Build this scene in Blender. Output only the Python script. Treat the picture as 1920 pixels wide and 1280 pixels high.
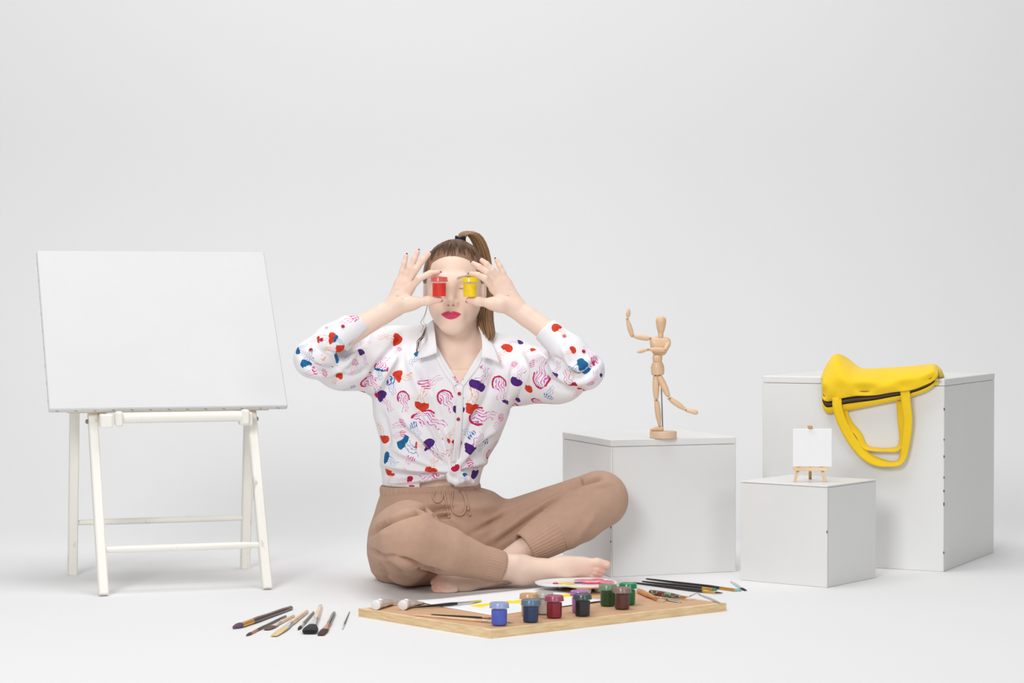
import bpy, math, random
import numpy as np
from mathutils import Vector, Matrix
from mathutils.bvhtree import BVHTree
random.seed(7); np.random.seed(7)
for o in list(bpy.data.objects): bpy.data.objects.remove(o)
scene = bpy.context.scene
COL = scene.collection

# ---------------------------------------------------------------- camera, world, lights, exposure
FPX, CAMH, CAMD = 4200.0, 0.714, 5.5          # focal length in pixels of a 1920 px wide frame
PITCH = math.atan(85/FPX)
cam = bpy.data.cameras.new('camera'); cam.sensor_width = 36; cam.lens = FPX*36/1920
cam.clip_end = 100
camo = bpy.data.objects.new('camera', cam); COL.objects.link(camo)
camo.location = (0, -CAMD, CAMH); camo.rotation_euler = (math.pi/2-PITCH, 0, 0)
scene.camera = camo
w = bpy.data.worlds.new('studio'); scene.world = w; w.use_nodes = True
w.node_tree.nodes['Background'].inputs[0].default_value = (1, 0.995, 0.985, 1)
w.node_tree.nodes['Background'].inputs[1].default_value = 0.22
def softbox(name, loc, target, sx, sy, power):
    l = bpy.data.lights.new(name, 'AREA'); l.shape = 'RECTANGLE'; l.size = sx; l.size_y = sy; l.energy = power
    o = bpy.data.objects.new(name, l); COL.objects.link(o); o.location = loc
    o.rotation_euler = (Vector(target)-Vector(loc)).to_track_quat('-Z', 'Y').to_euler()
    return o
softbox('key_softbox', (-1.7, -5.4, 3.0), (0.0, 0, 0.4), 1.7, 1.7, 150)
softbox('fill_softbox', (2.8, -5.6, 2.3), (0.2, 0.3, 0.4), 2.0, 2.0, 45)
softbox('overhead_softbox', (-0.3, -0.3, 4.6), (-0.3, 0.2, 0), 4.0, 3.0, 140)
scene.view_settings.view_transform = 'Standard'; scene.view_settings.look = 'None'
scene.view_settings.exposure = 0.0; scene.view_settings.gamma = 1.0
scene.view_settings.use_curve_mapping = False

# ---------------------------------------------------------------- pixel <-> world
cp, sp = math.cos(PITCH), math.sin(PITCH)
def ray(px, py):
    dx, dz = (px-960)/FPX, -(py-640)/FPX
    return np.array([dx, cp+sp*dz, -sp+cp*dz])
def W(px, py, D):                    # point on the pixel's ray at horizontal distance D from the camera
    r = ray(px, py); r = r*(D/r[1]); return np.array([r[0], r[1]-CAMD, r[2]+CAMH])
def F(px, py, z=0.0):                # point on the pixel's ray at height z
    r = ray(px, py); r = r*((z-CAMH)/r[2]); return np.array([r[0], r[1]-CAMD, r[2]+CAMH])
def OP(px, py, p0, n):               # point on the pixel's ray in a plane
    r = ray(px, py); c = np.array([0, -CAMD, CAMH]); t = np.dot(np.asarray(p0)-c, n)/np.dot(r, n); return c+r*t
def PROJ(P):
    yc = P[:, 1]+CAMD; zc = P[:, 2]-CAMH
    f = cp*yc-sp*zc; u = sp*yc+cp*zc
    return 960+FPX*P[:, 0]/f, 640-FPX*u/f

# ---------------------------------------------------------------- materials
def srgb(r, g, b):
    f = lambda c: (c/12.92 if c <= .04045 else ((c+.055)/1.055)**2.4)
    return (f(r/255), f(g/255), f(b/255), 1)
def mat(name, col, rough=.5, noise=0, nscale=30, bump=0, bscale=200, coat=0, metal=0, sss=0, spec=.5, stretch=None, trans=0, alpha=1, sheen=0, col2=None, nlo=.35, nhi=.65):
    m = bpy.data.materials.new(name); m.use_nodes = True; nt = m.node_tree; b = nt.nodes['Principled BSDF']
    b.inputs['Base Color'].default_value = col; b.inputs['Roughness'].default_value = rough
    b.inputs['Metallic'].default_value = metal; b.inputs['Coat Weight'].default_value = coat
    b.inputs['Specular IOR Level'].default_value = spec; b.inputs['Coat Roughness'].default_value = .08
    b.inputs['Transmission Weight'].default_value = trans; b.inputs['Alpha'].default_value = alpha
    b.inputs['Sheen Weight'].default_value = sheen
    if sss:
        b.inputs['Subsurface Weight'].default_value = sss; b.inputs['Subsurface Radius'].default_value = (.012, .005, .003); b.inputs['Subsurface Scale'].default_value = 1
    tc = nt.nodes.new('ShaderNodeTexCoord'); src = tc.outputs['Object']
    if stretch:
        mp = nt.nodes.new('ShaderNodeMapping'); mp.inputs['Scale'].default_value = stretch
        nt.links.new(src, mp.inputs['Vector']); src = mp.outputs['Vector']
    if noise or col2:
        n = nt.nodes.new('ShaderNodeTexNoise'); n.inputs['Scale'].default_value = nscale; n.inputs['Detail'].default_value = 5
        nt.links.new(src, n.inputs['Vector'])
        r = nt.nodes.new('ShaderNodeValToRGB')
        r.color_ramp.elements[0].position = nlo; r.color_ramp.elements[1].position = nhi
        r.color_ramp.elements[0].color = col2 if col2 else tuple(c*(1-noise) for c in col[:3])+(1,)
        r.color_ramp.elements[1].color = col
        nt.links.new(n.outputs['Fac'], r.inputs['Fac']); nt.links.new(r.outputs['Color'], b.inputs['Base Color'])
    if bump:
        n2 = nt.nodes.new('ShaderNodeTexNoise'); n2.inputs['Scale'].default_value = bscale; n2.inputs['Detail'].default_value = 3
        nt.links.new(src, n2.inputs['Vector'])
        bp = nt.nodes.new('ShaderNodeBump'); bp.inputs['Strength'].default_value = bump; bp.inputs['Distance'].default_value = .002
        nt.links.new(n2.outputs['Fac'], bp.inputs['Height']); nt.links.new(bp.outputs['Normal'], b.inputs['Normal'])
    return m
class NG:                                     # tiny node-graph helper
    def __init__(s, m): s.nt = m.node_tree
    def put(s, sock, v):
        if isinstance(v, (int, float)): sock.default_value = v
        elif isinstance(v, tuple): sock.default_value = v
        else: s.nt.links.new(v, sock)
    def m(s, op, a, b=0.0, c=0.0):
        n = s.nt.nodes.new('ShaderNodeMath'); n.operation = op
        for i, v in enumerate((a, b, c)): s.put(n.inputs[i], v)
        return n.outputs[0]
    def mix(s, f, a, b):
        n = s.nt.nodes.new('ShaderNodeMix'); n.data_type = 'RGBA'
        s.put(n.inputs[0], f); s.put(n.inputs[6], a); s.put(n.inputs[7], b); return n.outputs[2]
    def attr(s, name):
        n = s.nt.nodes.new('ShaderNodeAttribute'); n.attribute_name = name; return n

# ---------------------------------------------------------------- mesh + object helpers
ORG = {}
def tag(o, label=None, cat=None, group=None, kind=None):
    if label: o['label'] = label
    if cat: o['category'] = cat
    if group: o['group'] = group
    if kind: o['kind'] = kind
    return o
def thing(name, label, cat, loc, group=None):
    o = bpy.data.objects.new(name, None); COL.objects.link(o); o.location = tuple(loc); o.empty_display_size = .05
    ORG[o] = np.array(loc, float); return tag(o, label, cat, group)
def make_mesh(name, V, Fc, smooth=True, mat=None):
    me = bpy.data.meshes.new(name)
    if isinstance(Fc, np.ndarray):
        n = len(Fc); k = Fc.shape[1]
        me.vertices.add(len(V)); me.vertices.foreach_set('co', np.asarray(V, np.float32).ravel())
        me.loops.add(n*k); me.loops.foreach_set('vertex_index', Fc.astype(np.int32).ravel())
        me.polygons.add(n); me.polygons.foreach_set('loop_start', np.arange(0, n*k, k, dtype=np.int32))
        me.update(calc_edges=True); me.validate()
    else:
        me.from_pydata([tuple(map(float, v)) for v in V], [], Fc)
    me.polygons.foreach_set('use_smooth', np.full(len(me.polygons), smooth, dtype=bool))
    if mat: me.materials.append(mat)
    me.update(); return me
def obj(name, V, Fc, m, parent=None, smooth=True, sharp=None):
    V = np.asarray(V, float)
    org = ORG[parent] if parent is not None else np.zeros(3)
    me = make_mesh(name, V-org, Fc, smooth, m)
    if sharp is not None: me.set_sharp_from_angle(angle=math.radians(sharp))
    o = bpy.data.objects.new(name, me); COL.objects.link(o)
    if parent is not None: o.parent = parent
    ORG[o] = org; return o
def nrm(v): v = np.asarray(v, float); return v/(np.linalg.norm(v)+1e-12)
class MB:
    def __init__(s): s.V = []; s.F = []
    def add(s, V, Fc):
        o = len(s.V); s.V += [tuple(v) for v in V]; s.F += [tuple(i+o for i in f) for f in Fc]; return s
    def tube(s, pts, rad, n=10, caps=True, flat=None, up=None):
        """swept tube; flat = (ru, rv) factors along frame axes, up = first frame axis hint"""
        P = np.array(pts, float); k = len(P); rad = [rad]*k if np.isscalar(rad) else list(rad)
        T = np.gradient(P, axis=0) if k > 2 else np.repeat((P[1]-P[0])[None], 2, 0)
        T = T/np.linalg.norm(T, axis=1)[:, None]
        u = np.array(up if up is not None else ((0, 0, 1) if abs(T[0][2]) < .9 else (1, 0, 0)), float)
        Vs = []; fu, fv = flat or (1, 1)
        for i in range(k):
            u = nrm(u-np.dot(u, T[i])*T[i]); v = np.cross(T[i], u)
            for j in range(n):
                a = 2*math.pi*j/n; Vs.append(P[i]+rad[i]*(fu*math.cos(a)*u+fv*math.sin(a)*v))
        Fs = [(i*n+j, i*n+(j+1) % n, (i+1)*n+(j+1) % n, (i+1)*n+j) for i in range(k-1) for j in range(n)]
        if caps: Fs += [tuple(range(n-1, -1, -1)), tuple(range((k-1)*n, k*n))]
        return s.add(Vs, Fs)
    def box(s, c, ax, ay, az, bev=0.0):
        """box with half-axis vectors, optional chamfer"""
        c, ax, ay, az = [np.array(q, float) for q in (c, ax, ay, az)]
        la, lb, lc = [np.linalg.norm(q) for q in (ax, ay, az)]; ux, uy, uz = ax/la, ay/lb, az/lc
        b = min(bev, la*.45, lb*.45, lc*.45)
        if b <= 0:
            V = [c+i*ax+j*ay+k*az for i in (-1, 1) for j in (-1, 1) for k in (-1, 1)]
            return s.add(V, [(0, 1, 3, 2), (4, 6, 7, 5), (0, 4, 5, 1), (2, 3, 7, 6), (0, 2, 6, 4), (1, 5, 7, 3)])
        V = []; idx = {}
        for i in (-1, 1):
            for j in (-1, 1):
                for k in (-1, 1):
                    for q in range(3):
                        e = [la-b, lb-b, lc-b]; e[q] += b
                        idx[(i, j, k, q)] = len(V); V.append(c+i*e[0]*ux+j*e[1]*uy+k*e[2]*uz)
        Fs = []
        for q in range(3):
            for sg in (-1, 1):
                o1, o2 = [(1, 2), (2, 0), (0, 1)][q]
                ring = []
                for (a1, a2) in ((-1, -1), (1, -1), (1, 1), (-1, 1)):
                    key = [0, 0, 0]; key[q] = sg; key[o1] = a1; key[o2] = a2; ring.append(idx[tuple(key)+(q,)])
                Fs.append(tuple(ring) if sg > 0 else tuple(ring[::-1]))
        for q in range(3):
            o1, o2 = [(1, 2), (2, 0), (0, 1)][q]
            for a1 in (-1, 1):
                for a2 in (-1, 1):
                    k0 = [0, 0, 0]; k1 = [0, 0, 0]; k0[q] = -1; k1[q] = 1
                    for kk in (k0, k1): kk[o1] = a1; kk[o2] = a2
                    f = (idx[tuple(k0)+(o1,)], idx[tuple(k1)+(o1,)], idx[tuple(k1)+(o2,)], idx[tuple(k0)+(o2,)])
                    Fs.append(f if a1*a2 > 0 else f[::-1])
        for i in (-1, 1):
            for j in (-1, 1):
                for k in (-1, 1):
                    f = (idx[(i, j, k, 0)], idx[(i, j, k, 1)], idx[(i, j, k, 2)]); Fs.append(f if i*j*k > 0 else f[::-1])
        return s.add(V, Fs)
    def bar(s, a, b, wv, hw, hh, bev=.002):
        """rectangular bar from a to b; wv = width direction"""
        a, b = np.array(a, float), np.array(b, float); d = (b-a)/2; t = nrm(d)
        wv = nrm(np.array(wv, float)-np.dot(wv, t)*t); hv = np.cross(t, wv)
        return s.box((a+b)/2, d, wv*hw, hv*hh, bev)
    def lathe(s, prof, c, axis=(0, 0, 1), n=24, cap=True):
        axis = nrm(axis); u = nrm(np.cross(axis, (0, 1, 0) if abs(axis[1]) < .9 else (1, 0, 0))); v = np.cross(axis, u); c = np.array(c, float)
        Vs = [c+h*axis+r*(math.cos(2*math.pi*j/n)*u+math.sin(2*math.pi*j/n)*v) for r, h in prof for j in range(n)]
        k = len(prof)
        Fs = [(i*n+j, i*n+(j+1) % n, (i+1)*n+(j+1) % n, (i+1)*n+j) for i in range(k-1) for j in range(n)]
        if cap: Fs += [tuple(range(n-1, -1, -1)), tuple(range((k-1)*n, k*n))]
        return s.add(Vs, Fs)
    def grid(s, G, th=0.0):
        """G: (a,b,3) grid of points; th gives it thickness along its normals"""
        G = np.array(G, float); a, b = G.shape[:2]
        q = [(i*b+j, (i+1)*b+j, (i+1)*b+j+1, i*b+j+1) for i in range(a-1) for j in range(b-1)]
        if not th: return s.add(G.reshape(-1, 3), q)
        N = np.cross(np.gradient(G, axis=0), np.gradient(G, axis=1)); N /= np.linalg.norm(N, axis=2)[..., None]+1e-12
        V = np.concatenate([(G+N*th/2).reshape(-1, 3), (G-N*th/2).reshape(-1, 3)]); o = a*b
        Fs = list(q)+[tuple(i+o for i in f[::-1]) for f in q]
        edge = [(i, 0) for i in range(a)]+[(a-1, j) for j in range(1, b)]+[(i, b-1) for i in range(a-2, -1, -1)]+[(0, j) for j in range(b-2, 0, -1)]
        e = [i*b+j for i, j in edge]; m = len(e)
        Fs += [(e[i], e[i]+o, e[(i+1) % m]+o, e[(i+1) % m]) for i in range(m)]
        return s.add(V, Fs)
    def build(s, name, m, parent=None, smooth=True, sharp=40):
        return obj(name, s.V, s.F, m, parent, smooth, sharp)
def spline(pts, n):
    P = np.array(pts, float)
    if len(P) == 2: return [P[0]+(P[1]-P[0])*t for t in np.linspace(0, 1, n)]
    P = np.vstack([2*P[0]-P[1], P, 2*P[-1]-P[-2]]); out = []; k = len(P)-3
    for q in np.linspace(0, k-1e-9, n):
        i = int(q); t = q-i; a, b, c, d = P[i:i+4]
        out.append(.5*(2*b+(c-a)*t+(2*a-5*b+4*c-d)*t*t+(3*b-a-3*c+d)*t**3))
    return out

# ---------------------------------------------------------------- implicit surfaces (for body, clothes, soft things)
class Vol:
    def __init__(s, lo, hi, h):
        s.lo = np.array(lo, float); s.h = h; n = np.ceil((np.array(hi)-s.lo)/h).astype(int)+1
        s.ax = [(s.lo[i]+h*np.arange(n[i])).astype(np.float32) for i in range(3)]
        s.d = np.full(tuple(n), .2, np.float32)
    def reg(s, lo, hi):
        sl = []
        for i in range(3):
            a = int(np.clip(math.floor((lo[i]-s.lo[i])/s.h), 0, len(s.ax[i]))); b = int(np.clip(math.ceil((hi[i]-s.lo[i])/s.h)+1, 0, len(s.ax[i])))
            if b <= a: return None
            sl.append(slice(a, b))
        return tuple(sl), s.ax[0][sl[0]][:, None, None], s.ax[1][sl[1]][None, :, None], s.ax[2][sl[2]][None, None, :]
    def put(s, sl, d, k, sub=False):
        o = s.d[sl]
        if sub: o = -o               # smooth max(o, -d) = -smin(-o, d)
        if sub:
            m = np.minimum(o, d)
            if k > 0: hh = np.maximum(k-np.abs(o-d), 0)/k; m = m-hh*hh*k*.25
            s.d[sl] = -m
        else:
            m = np.minimum(o, d)
            if k > 0: hh = np.maximum(k-np.abs(o-d), 0)/k; m = m-hh*hh*k*.25
            s.d[sl] = m
    def cone(s, a, b, ra, rb, k=.01, sub=False, fl=None, fs=1.0):
        a = np.asarray(a, float); b = np.asarray(b, float); M = max(ra, rb)+k+.012
        R = s.reg(np.minimum(a, b)-M, np.maximum(a, b)+M)
        if R is None: return
        sl, X, Y, Z = R; e = b-a; L = float(e@e)+1e-12
        x, y, z = X-a[0], Y-a[1], Z-a[2]
        t = np.clip((x*e[0]+y*e[1]+z*e[2])/L, 0, 1)
        dx, dy, dz = x-t*e[0], y-t*e[1], z-t*e[2]; q = dx*dx+dy*dy+dz*dz
        if fl is not None:
            fl = nrm(fl); c = dx*fl[0]+dy*fl[1]+dz*fl[2]; q = q+c*c*(1/fs**2-1)
        s.put(sl, np.sqrt(q)-(ra+t*(rb-ra)), k, sub)
    def chain(s, pts, rs, k=.01, **kw):
        for i in range(len(pts)-1): s.cone(pts[i], pts[i+1], rs[i], rs[i+1], k, **kw)
    def ell(s, c, r, k=.01, sub=False):
        c = np.asarray(c, float); r = np.asarray(r, float)*np.ones(3); M = r+k+.012
        R = s.reg(c-M, c+M)
        if R is None: return
        sl, X, Y, Z = R
        x, y, z = (X-c[0])/r[0], (Y-c[1])/r[1], (Z-c[2])/r[2]; q = np.sqrt(x*x+y*y+z*z)
        g = np.sqrt((x/r[0])**2+(y/r[1])**2+(z/r[2])**2)+1e-6
        s.put(sl, q*(q-1)/g, k, sub)
    def loft(s, st, k=.02, p=2.0):
        """stations (x, y, z, halfwidth, halfdepth) from low z to high z"""
        st = np.array(sorted(st, key=lambda q: q[2]), float); z0, z1 = st[0, 2], st[-1, 2]
        R = s.reg([(st[:, 0]-st[:, 3]).min()-.06, (st[:, 1]-st[:, 4]).min()-.06, z0-.05], [(st[:, 0]+st[:, 3]).max()+.06, (st[:, 1]+st[:, 4]).max()+.06, z1+.05])
        if R is None: return
        sl, X, Y, Z = R; z = Z.ravel()
        f = [np.interp(z, st[:, 2], st[:, i])[None, None, :].astype(np.float32) for i in (0, 1, 3, 4)]
        q = (np.abs((X-f[0])/f[2])**p+np.abs((Y-f[1])/f[3])**p)**(1/p)
        d = (q-1)*np.minimum(f[2], f[3]); d = np.maximum(d, np.maximum(z0-Z, Z-z1)); s.put(sl, d, k)
    def mesh(s, smooth=1):
        d = s.d; ng = d < 0; n = np.array(d.shape)
        c = np.zeros(tuple(n-1), np.uint8)
        offs = [(i, j, k) for i in (0, 1) for j in (0, 1) for k in (0, 1)]
        for (i, j, k) in offs: c += ng[i:n[0]-1+i, j:n[1]-1+j, k:n[2]-1+k]
        I, J, K = np.nonzero((c > 0) & (c < 8))
        val = np.stack([d[I+i, J+j, K+k] for (i, j, k) in offs], 1)
        acc = np.zeros((len(I), 3)); cnt = np.zeros(len(I))
        O = np.array(offs, float)
        for a in range(8):
            for b in range(a+1, 8):
                if abs(O[a]-O[b]).sum() == 1:
                    va, vb = val[:, a], val[:, b]; m = (va < 0) != (vb < 0)
                    t = (va[m]/(va[m]-vb[m]))[:, None]; acc[m] += O[a]+t*(O[b]-O[a]); cnt[m] += 1
        V = (np.stack([I, J, K], 1)+acc/cnt[:, None])*s.h+s.lo
        idx = np.full(tuple(n-1), -1, np.int32); idx[I, J, K] = np.arange(len(I)); Q = []
        for ax in range(3):
            o1, o2 = [(1, 2), (2, 0), (0, 1)][ax]
            a = [slice(None)]*3; b = [slice(None)]*3; a[ax] = slice(0, -1); b[ax] = slice(1, None)
            A, B = ng[tuple(a)], ng[tuple(b)]; E = np.argwhere(A != B)
            E = E[(E[:, o1] > 0) & (E[:, o2] > 0) & (E[:, o1] < n[o1]-1) & (E[:, o2] < n[o2]-1)]
            s1 = A[tuple(E.T)]
            def cell(d1, d2):
                e = E.copy(); e[:, o1] -= d1; e[:, o2] -= d2; return idx[tuple(e.T)]
            q = np.stack([cell(1, 1), cell(0, 1), cell(0, 0), cell(1, 0)], 1); q[~s1] = q[~s1][:, ::-1]; Q.append(q)
        Q = np.concatenate(Q); Q = Q[(Q >= 0).all(1)]
        for _ in range(smooth): V = relax(V, Q, .5)
        return V, Q
def relax(V, Q, f):
    S = np.zeros_like(V); C = np.zeros(len(V))
    for a, b in ((0, 1), (1, 2), (2, 3), (3, 0)):
        for p, q in ((a, b), (b, a)):
            C += np.bincount(Q[:, p], minlength=len(V))
            for i in range(3): S[:, i] += np.bincount(Q[:, p], weights=V[Q[:, q], i], minlength=len(V))
    return V+f*(S/np.maximum(C, 1)[:, None]-V)
def vnormals(V, Q):
    fn = np.cross(V[Q[:, 2]]-V[Q[:, 0]], V[Q[:, 3]]-V[Q[:, 1]]); N = np.zeros_like(V)
    for c in range(4):
        for i in range(3): N[:, i] += np.bincount(Q[:, c], weights=fn[:, i], minlength=len(V))
    return N/(np.linalg.norm(N, axis=1)[:, None]+1e-12)
def folds(V, Q, lines, ydir=-.05):
    """press folds given as pixel polylines (points, height in m, width in px) into the camera-side surface"""
    N = vnormals(V, Q); px, py = PROJ(V); D = np.zeros(len(V))
    for pts, amp, wd in lines:
        P = np.array(spline(pts, max(2, 4*(len(pts)-1)+1))); best = np.full(len(V), 1e9); tt = np.zeros(len(V)); L = len(P)-1
        for i in range(L):
            a, e = P[i], P[i+1]-P[i]; t = np.clip(((px-a[0])*e[0]+(py-a[1])*e[1])/(e@e+1e-9), 0, 1)
            dd = np.hypot(px-a[0]-t*e[0], py-a[1]-t*e[1]); m = dd < best; best[m] = dd[m]; tt[m] = (i+t[m])/L
        D += amp*np.exp(-(best/wd)**2)*np.clip(np.minimum(tt, 1-tt)*5+.15, 0, 1)
    return V+N*(D*(N[:, 1] < ydir))[:, None]
# ---------------------------------------------------------------- the setting: seamless studio sweep
paper = mat('studio_white', (.80, .80, .805, 1), .75, spec=.2, noise=.012, nscale=1.2)
YB = 1.35                                     # where the floor begins to curve up
b = MB(); b.grid([[(x, y, 0) for x in np.linspace(-6, 6, 13)] for y in np.linspace(YB, -9, 12)])
tag(b.build('floor', paper, sharp=None), kind='structure')
R = 1.3
prof = [(YB+R*math.sin(a), R-R*math.cos(a)) for a in np.linspace(0, math.pi/2, 25)]+[(YB+R, z) for z in np.linspace(R, 5, 8)[1:]]
b = MB(); b.grid([[(x, y, z) for x in np.linspace(6, -6, 13)] for (y, z) in prof][::-1] if False else [[(x, y, z) for x in np.linspace(-6, 6, 13)] for (y, z) in prof[::-1]])
tag(b.build('wall_back', paper, sharp=None), kind='structure')

# ---------------------------------------------------------------- white display cubes
laminate = mat('white_laminate', (.80, .80, .79, 1), .38, noise=.02, nscale=6)
seam_m = mat('dark_chip', (.10, .09, .08, 1), .8, noise=.3, nscale=80)
def cube(label, px, py, yaw_px, size, lid, chips):
    """front corner on the floor at (px,py); yaw_px = right bottom corner pixel"""
    c = F(px, py); r = F(*yaw_px); e1 = nrm((r-c)*[1, 1, 0]); e2 = np.array([-e1[1], e1[0], 0])
    t = thing('display_cube', label, 'cube', c+(e1+e2)*size/2, 'white display cubes')
    g = .0008
    bd = MB(); h = (size-lid-g)/2
    bd.box(c+(e1+e2)*size/2+[0, 0, h], e1*(size/2-.0006), e2*(size/2-.0006), [0, 0, h], .0015)
    bd.build('body', laminate, t, smooth=False, sharp=None)
    bd = MB(); bd.box(c+(e1+e2)*size/2+[0, 0, size-lid/2], e1*size/2, e2*size/2, [0, 0, lid/2], .0018)
    bd.build('top_panel', laminate, t, smooth=False, sharp=None)
    # the edges of the side panels show as hairline joints with a few chips
    for (o, d) in ((c, e1),):
        j = MB(); n = np.cross(d, [0, 0, 1]); n = n if n[1] < 0 else -n
        p = o+d*.005+n*.0001; j.box(p+[0, 0, h], d*.00035, n*.0003, [0, 0, h-.002]); j.build('joint', mat_joint, t, smooth=False, sharp=None)
    rr = random.Random(int(px))
    for i in range(chips):
        z = rr.uniform(.04, size-.05); s = rr.uniform(.0015, .004); j = MB()
        j.box(c+[0, 0, z]+(e1+e2)*.0006, (e1-e2)*.0007, (e1+e2)*.0010, [0, 0, s], .0003); j.build('chip', seam_m, t, smooth=False, sharp=None)
    return c, e1, e2
mat_joint = mat('joint_grey', (.62,.62,.60,1), .7, noise=.1, nscale=90)
MC = cube('medium white cube carrying the wooden mannequin, behind the raised knee', 1145, 1082, (1380.6, 1071.5), .35, .018, 2)
SC = cube('smallest white cube carrying the miniature easel', 1550.5, 1102, (1642.5, 1083), .25, .0035, 1)
TC = cube('tallest white cube with the yellow bag hanging over it', 1769.5, 1072, (1864, 1035), .50, .018, 9)

# ---------------------------------------------------------------- canvas on its trestle
oldwhite = mat('worn_white_paint', srgb(240, 238, 230), .5, col2=srgb(196, 180, 160), nscale=26, nlo=.26, nhi=.36, stretch=(1, 1, .35), bump=.1, bscale=90)
canvas_m = mat('primed_canvas', (.69, .69, .70, 1), .8, noise=.015, nscale=8, bump=.12, bscale=900)
staple_m = mat('staple_steel', (.30, .28, .27, 1), .35, metal=.8, noise=.1)
FL, FR, RL, RR = F(194, 1117), F(501, 1105), F(150, 1076), F(439, 1064)
e1 = nrm(FR-FL); e2 = np.array([-e1[1], e1[0], 0]); Z = np.array([0, 0, 1.])
tr = thing('trestle_stand', 'white painted folding trestle with worn legs holding the large canvas', 'trestle', (FL+FR+RL+RR)/4)
wdt = np.dot(FR-FL, e1)
def TP(u, t, z): return FL+e1*u+e2*t+Z*z
for u in (0, wdt):
    sg = 1 if u == 0 else -1
    fl = MB(); fl.bar(TP(u, 0, .0), TP(u, .215, .43), e1, .0115, .016, .003); fl.build('leg', oldwhite, tr, smooth=False, sharp=None)
    rl = MB(); rl.bar(TP(u-sg*.026, .44, .0), TP(u-sg*.026, .375, .435), e1, .0115, .016, .003); rl.build('leg', oldwhite, tr, smooth=False, sharp=None)
    br = MB(); br.bar(TP(u+sg*.024, .21, .405), TP(u+sg*.024, .36, .594), e1, .011, .014, .003); br.build('side_rail', oldwhite, tr, smooth=False, sharp=None)
    hb = MB(); hb.bar(TP(u+sg*.010, .150, .409), TP(u+sg*.040, .150, .409), e2, .020, .0165, .003); hb.build('hinge_block', oldwhite, tr, smooth=False, sharp=None)
    bo = MB(); bo.lathe([(.0055, 0), (.0055, .004), (.003, .006)], TP(u-sg*.012, .205, .405), -e1*sg, 12); bo.build('bolt', staple_m, tr)
def stretcher(a, b, r):
    m = MB(); m.tube(spline([a, b], 9), [r*.8]+[r]*7+[r*.8], 14); m.build('stretcher', oldwhite, tr)
stretcher(TP(.008, .052, .104), TP(wdt-.008, .052, .104), .0085)
stretcher(TP(-.02, .42, .135), TP(wdt+.02, .42, .135), .008)
fb = MB(); fb.tube([TP(.045, .140, .416), TP(wdt-.035, .140, .416)], .0115, 16, flat=(1.15, 1)); fb.build('front_bar', oldwhite, tr)
for u in (.055, wdt-.028):
    cpn = MB(); cpn.bar(TP(u-.009, .136, .414), TP(u+.009, .136, .414), e2, .016, .0185, .006); cpn.build('bar_collar', oldwhite, tr, smooth=False, sharp=None)
# canvas: lower edge on the front bar, leaning back
BL = W(92, 767, 5.445); BR = BL+e1*.59
ce = e1; lean = nrm(e2*.31+Z*.39); cn = np.cross(ce, lean); cn = cn if cn[1] < 0 else -cn
HC = .502; thk = .017
cv = thing('stretched_canvas', 'large blank white stretched canvas tilted back on the trestle', 'canvas', (BL+BR)/2)
mid = (BL+BR)/2+lean*HC/2-cn*thk/2
m = MB(); m.box(mid, ce*.295, lean*HC/2, cn*thk/2, .0025); m.build('canvas_face', canvas_m, cv, smooth=False, sharp=None)
m = MB()
for s1 in (-1, 1):
    m.bar(mid+s1*ce*.268-lean*.24-cn*.011, mid+s1*ce*.268+lean*.24-cn*.011, ce, .02, .004, .001)
    m.bar(mid-ce*.25+s1*lean*.228-cn*.011, mid+ce*.25+s1*lean*.228-cn*.011, lean, .02, .004, .001)
m.build('stretcher_frame', mat('pine', srgb(224, 196, 150), .6, noise=.15, nscale=30, stretch=(1, 1, 12)), cv, smooth=False, sharp=None)
for i in range(13):
    m = MB(); p = mid+ce*(-.275+.0455*i)-lean*(HC/2+.0002); d = nrm(ce-cn*.55); m.bar(p-d*.0042, p+d*.0042, cn, .0006, .0005, 0); m.build('staple', staple_m, cv, smooth=False, sharp=None)
for i in range(9):
    m = MB(); p = mid+lean*(-.22+.054*i)-ce*(.2952); d = nrm(lean+cn*.5); m.bar(p-d*.0042, p+d*.0042, cn, .0006, .0005, 0); m.build('staple', staple_m, cv, smooth=False, sharp=None)

# ---------------------------------------------------------------- wooden mannequin on the medium cube
mw = mat('mannequin_wood', srgb(232, 200, 164), .45, col2=srgb(222, 186, 148), nscale=22, nlo=.3, nhi=.7, stretch=(1, 1, .2), coat=.15)
base_w = mat('base_wood', srgb(226, 196, 168), .5, col2=srgb(214, 180, 150), nscale=30, stretch=(.2, 1, 1), nlo=.3, nhi=.7)
steel = mat('steel', (.30, .33, .36, 1), .3, metal=.9, noise=.05)
dark_hole = mat('joint_pin', (.08, .05, .04, 1), .6, noise=.2)
mb = F(1243.5, 821, .35); DM = mb[1]+CAMD
mq = thing('artist_mannequin', 'jointed wooden artist mannequin dancing on one leg on a round base', 'mannequin', mb)
def Q(x, y, dd=0.0): return W(x, y, DM+dd)
m = MB(); m.lathe([(.0335, 0), (.0345, .001), (.0345, .0165), (.0335, .018)], mb, n=48); m.build('base', base_w, mq)
m = MB(); m.tube(spline([mb+[-.001, .004, .017], Q(1241.5, 770, .006), Q(1239, 700, .004)], 6), .0017, 8); m.build('support_rod', steel, mq)
def turned(name, a, b, prof, n=20, flat=None, up=None):
    P = [a+(b-a)*t for t, r in prof]; m = MB(); m.tube(P, [max(r, .0004) for t, r in prof], n, flat=flat, up=up); return m.build(name, mw, mq)
def ball(name, c, r):
    m = MB(); m.lathe([(r*math.sin(a)+1e-4, -r*math.cos(a)) for a in np.linspace(0, math.pi, 11)], c, n=16); o = m.build(name, mw, mq)
    p = MB(); p.lathe([(r*.32, 0), (r*.3, r*.12)], c+np.array([0, -r*.97, 0]), (0, -1, 0), 10); p.build('joint_pin', dark_hole, o); return o
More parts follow.
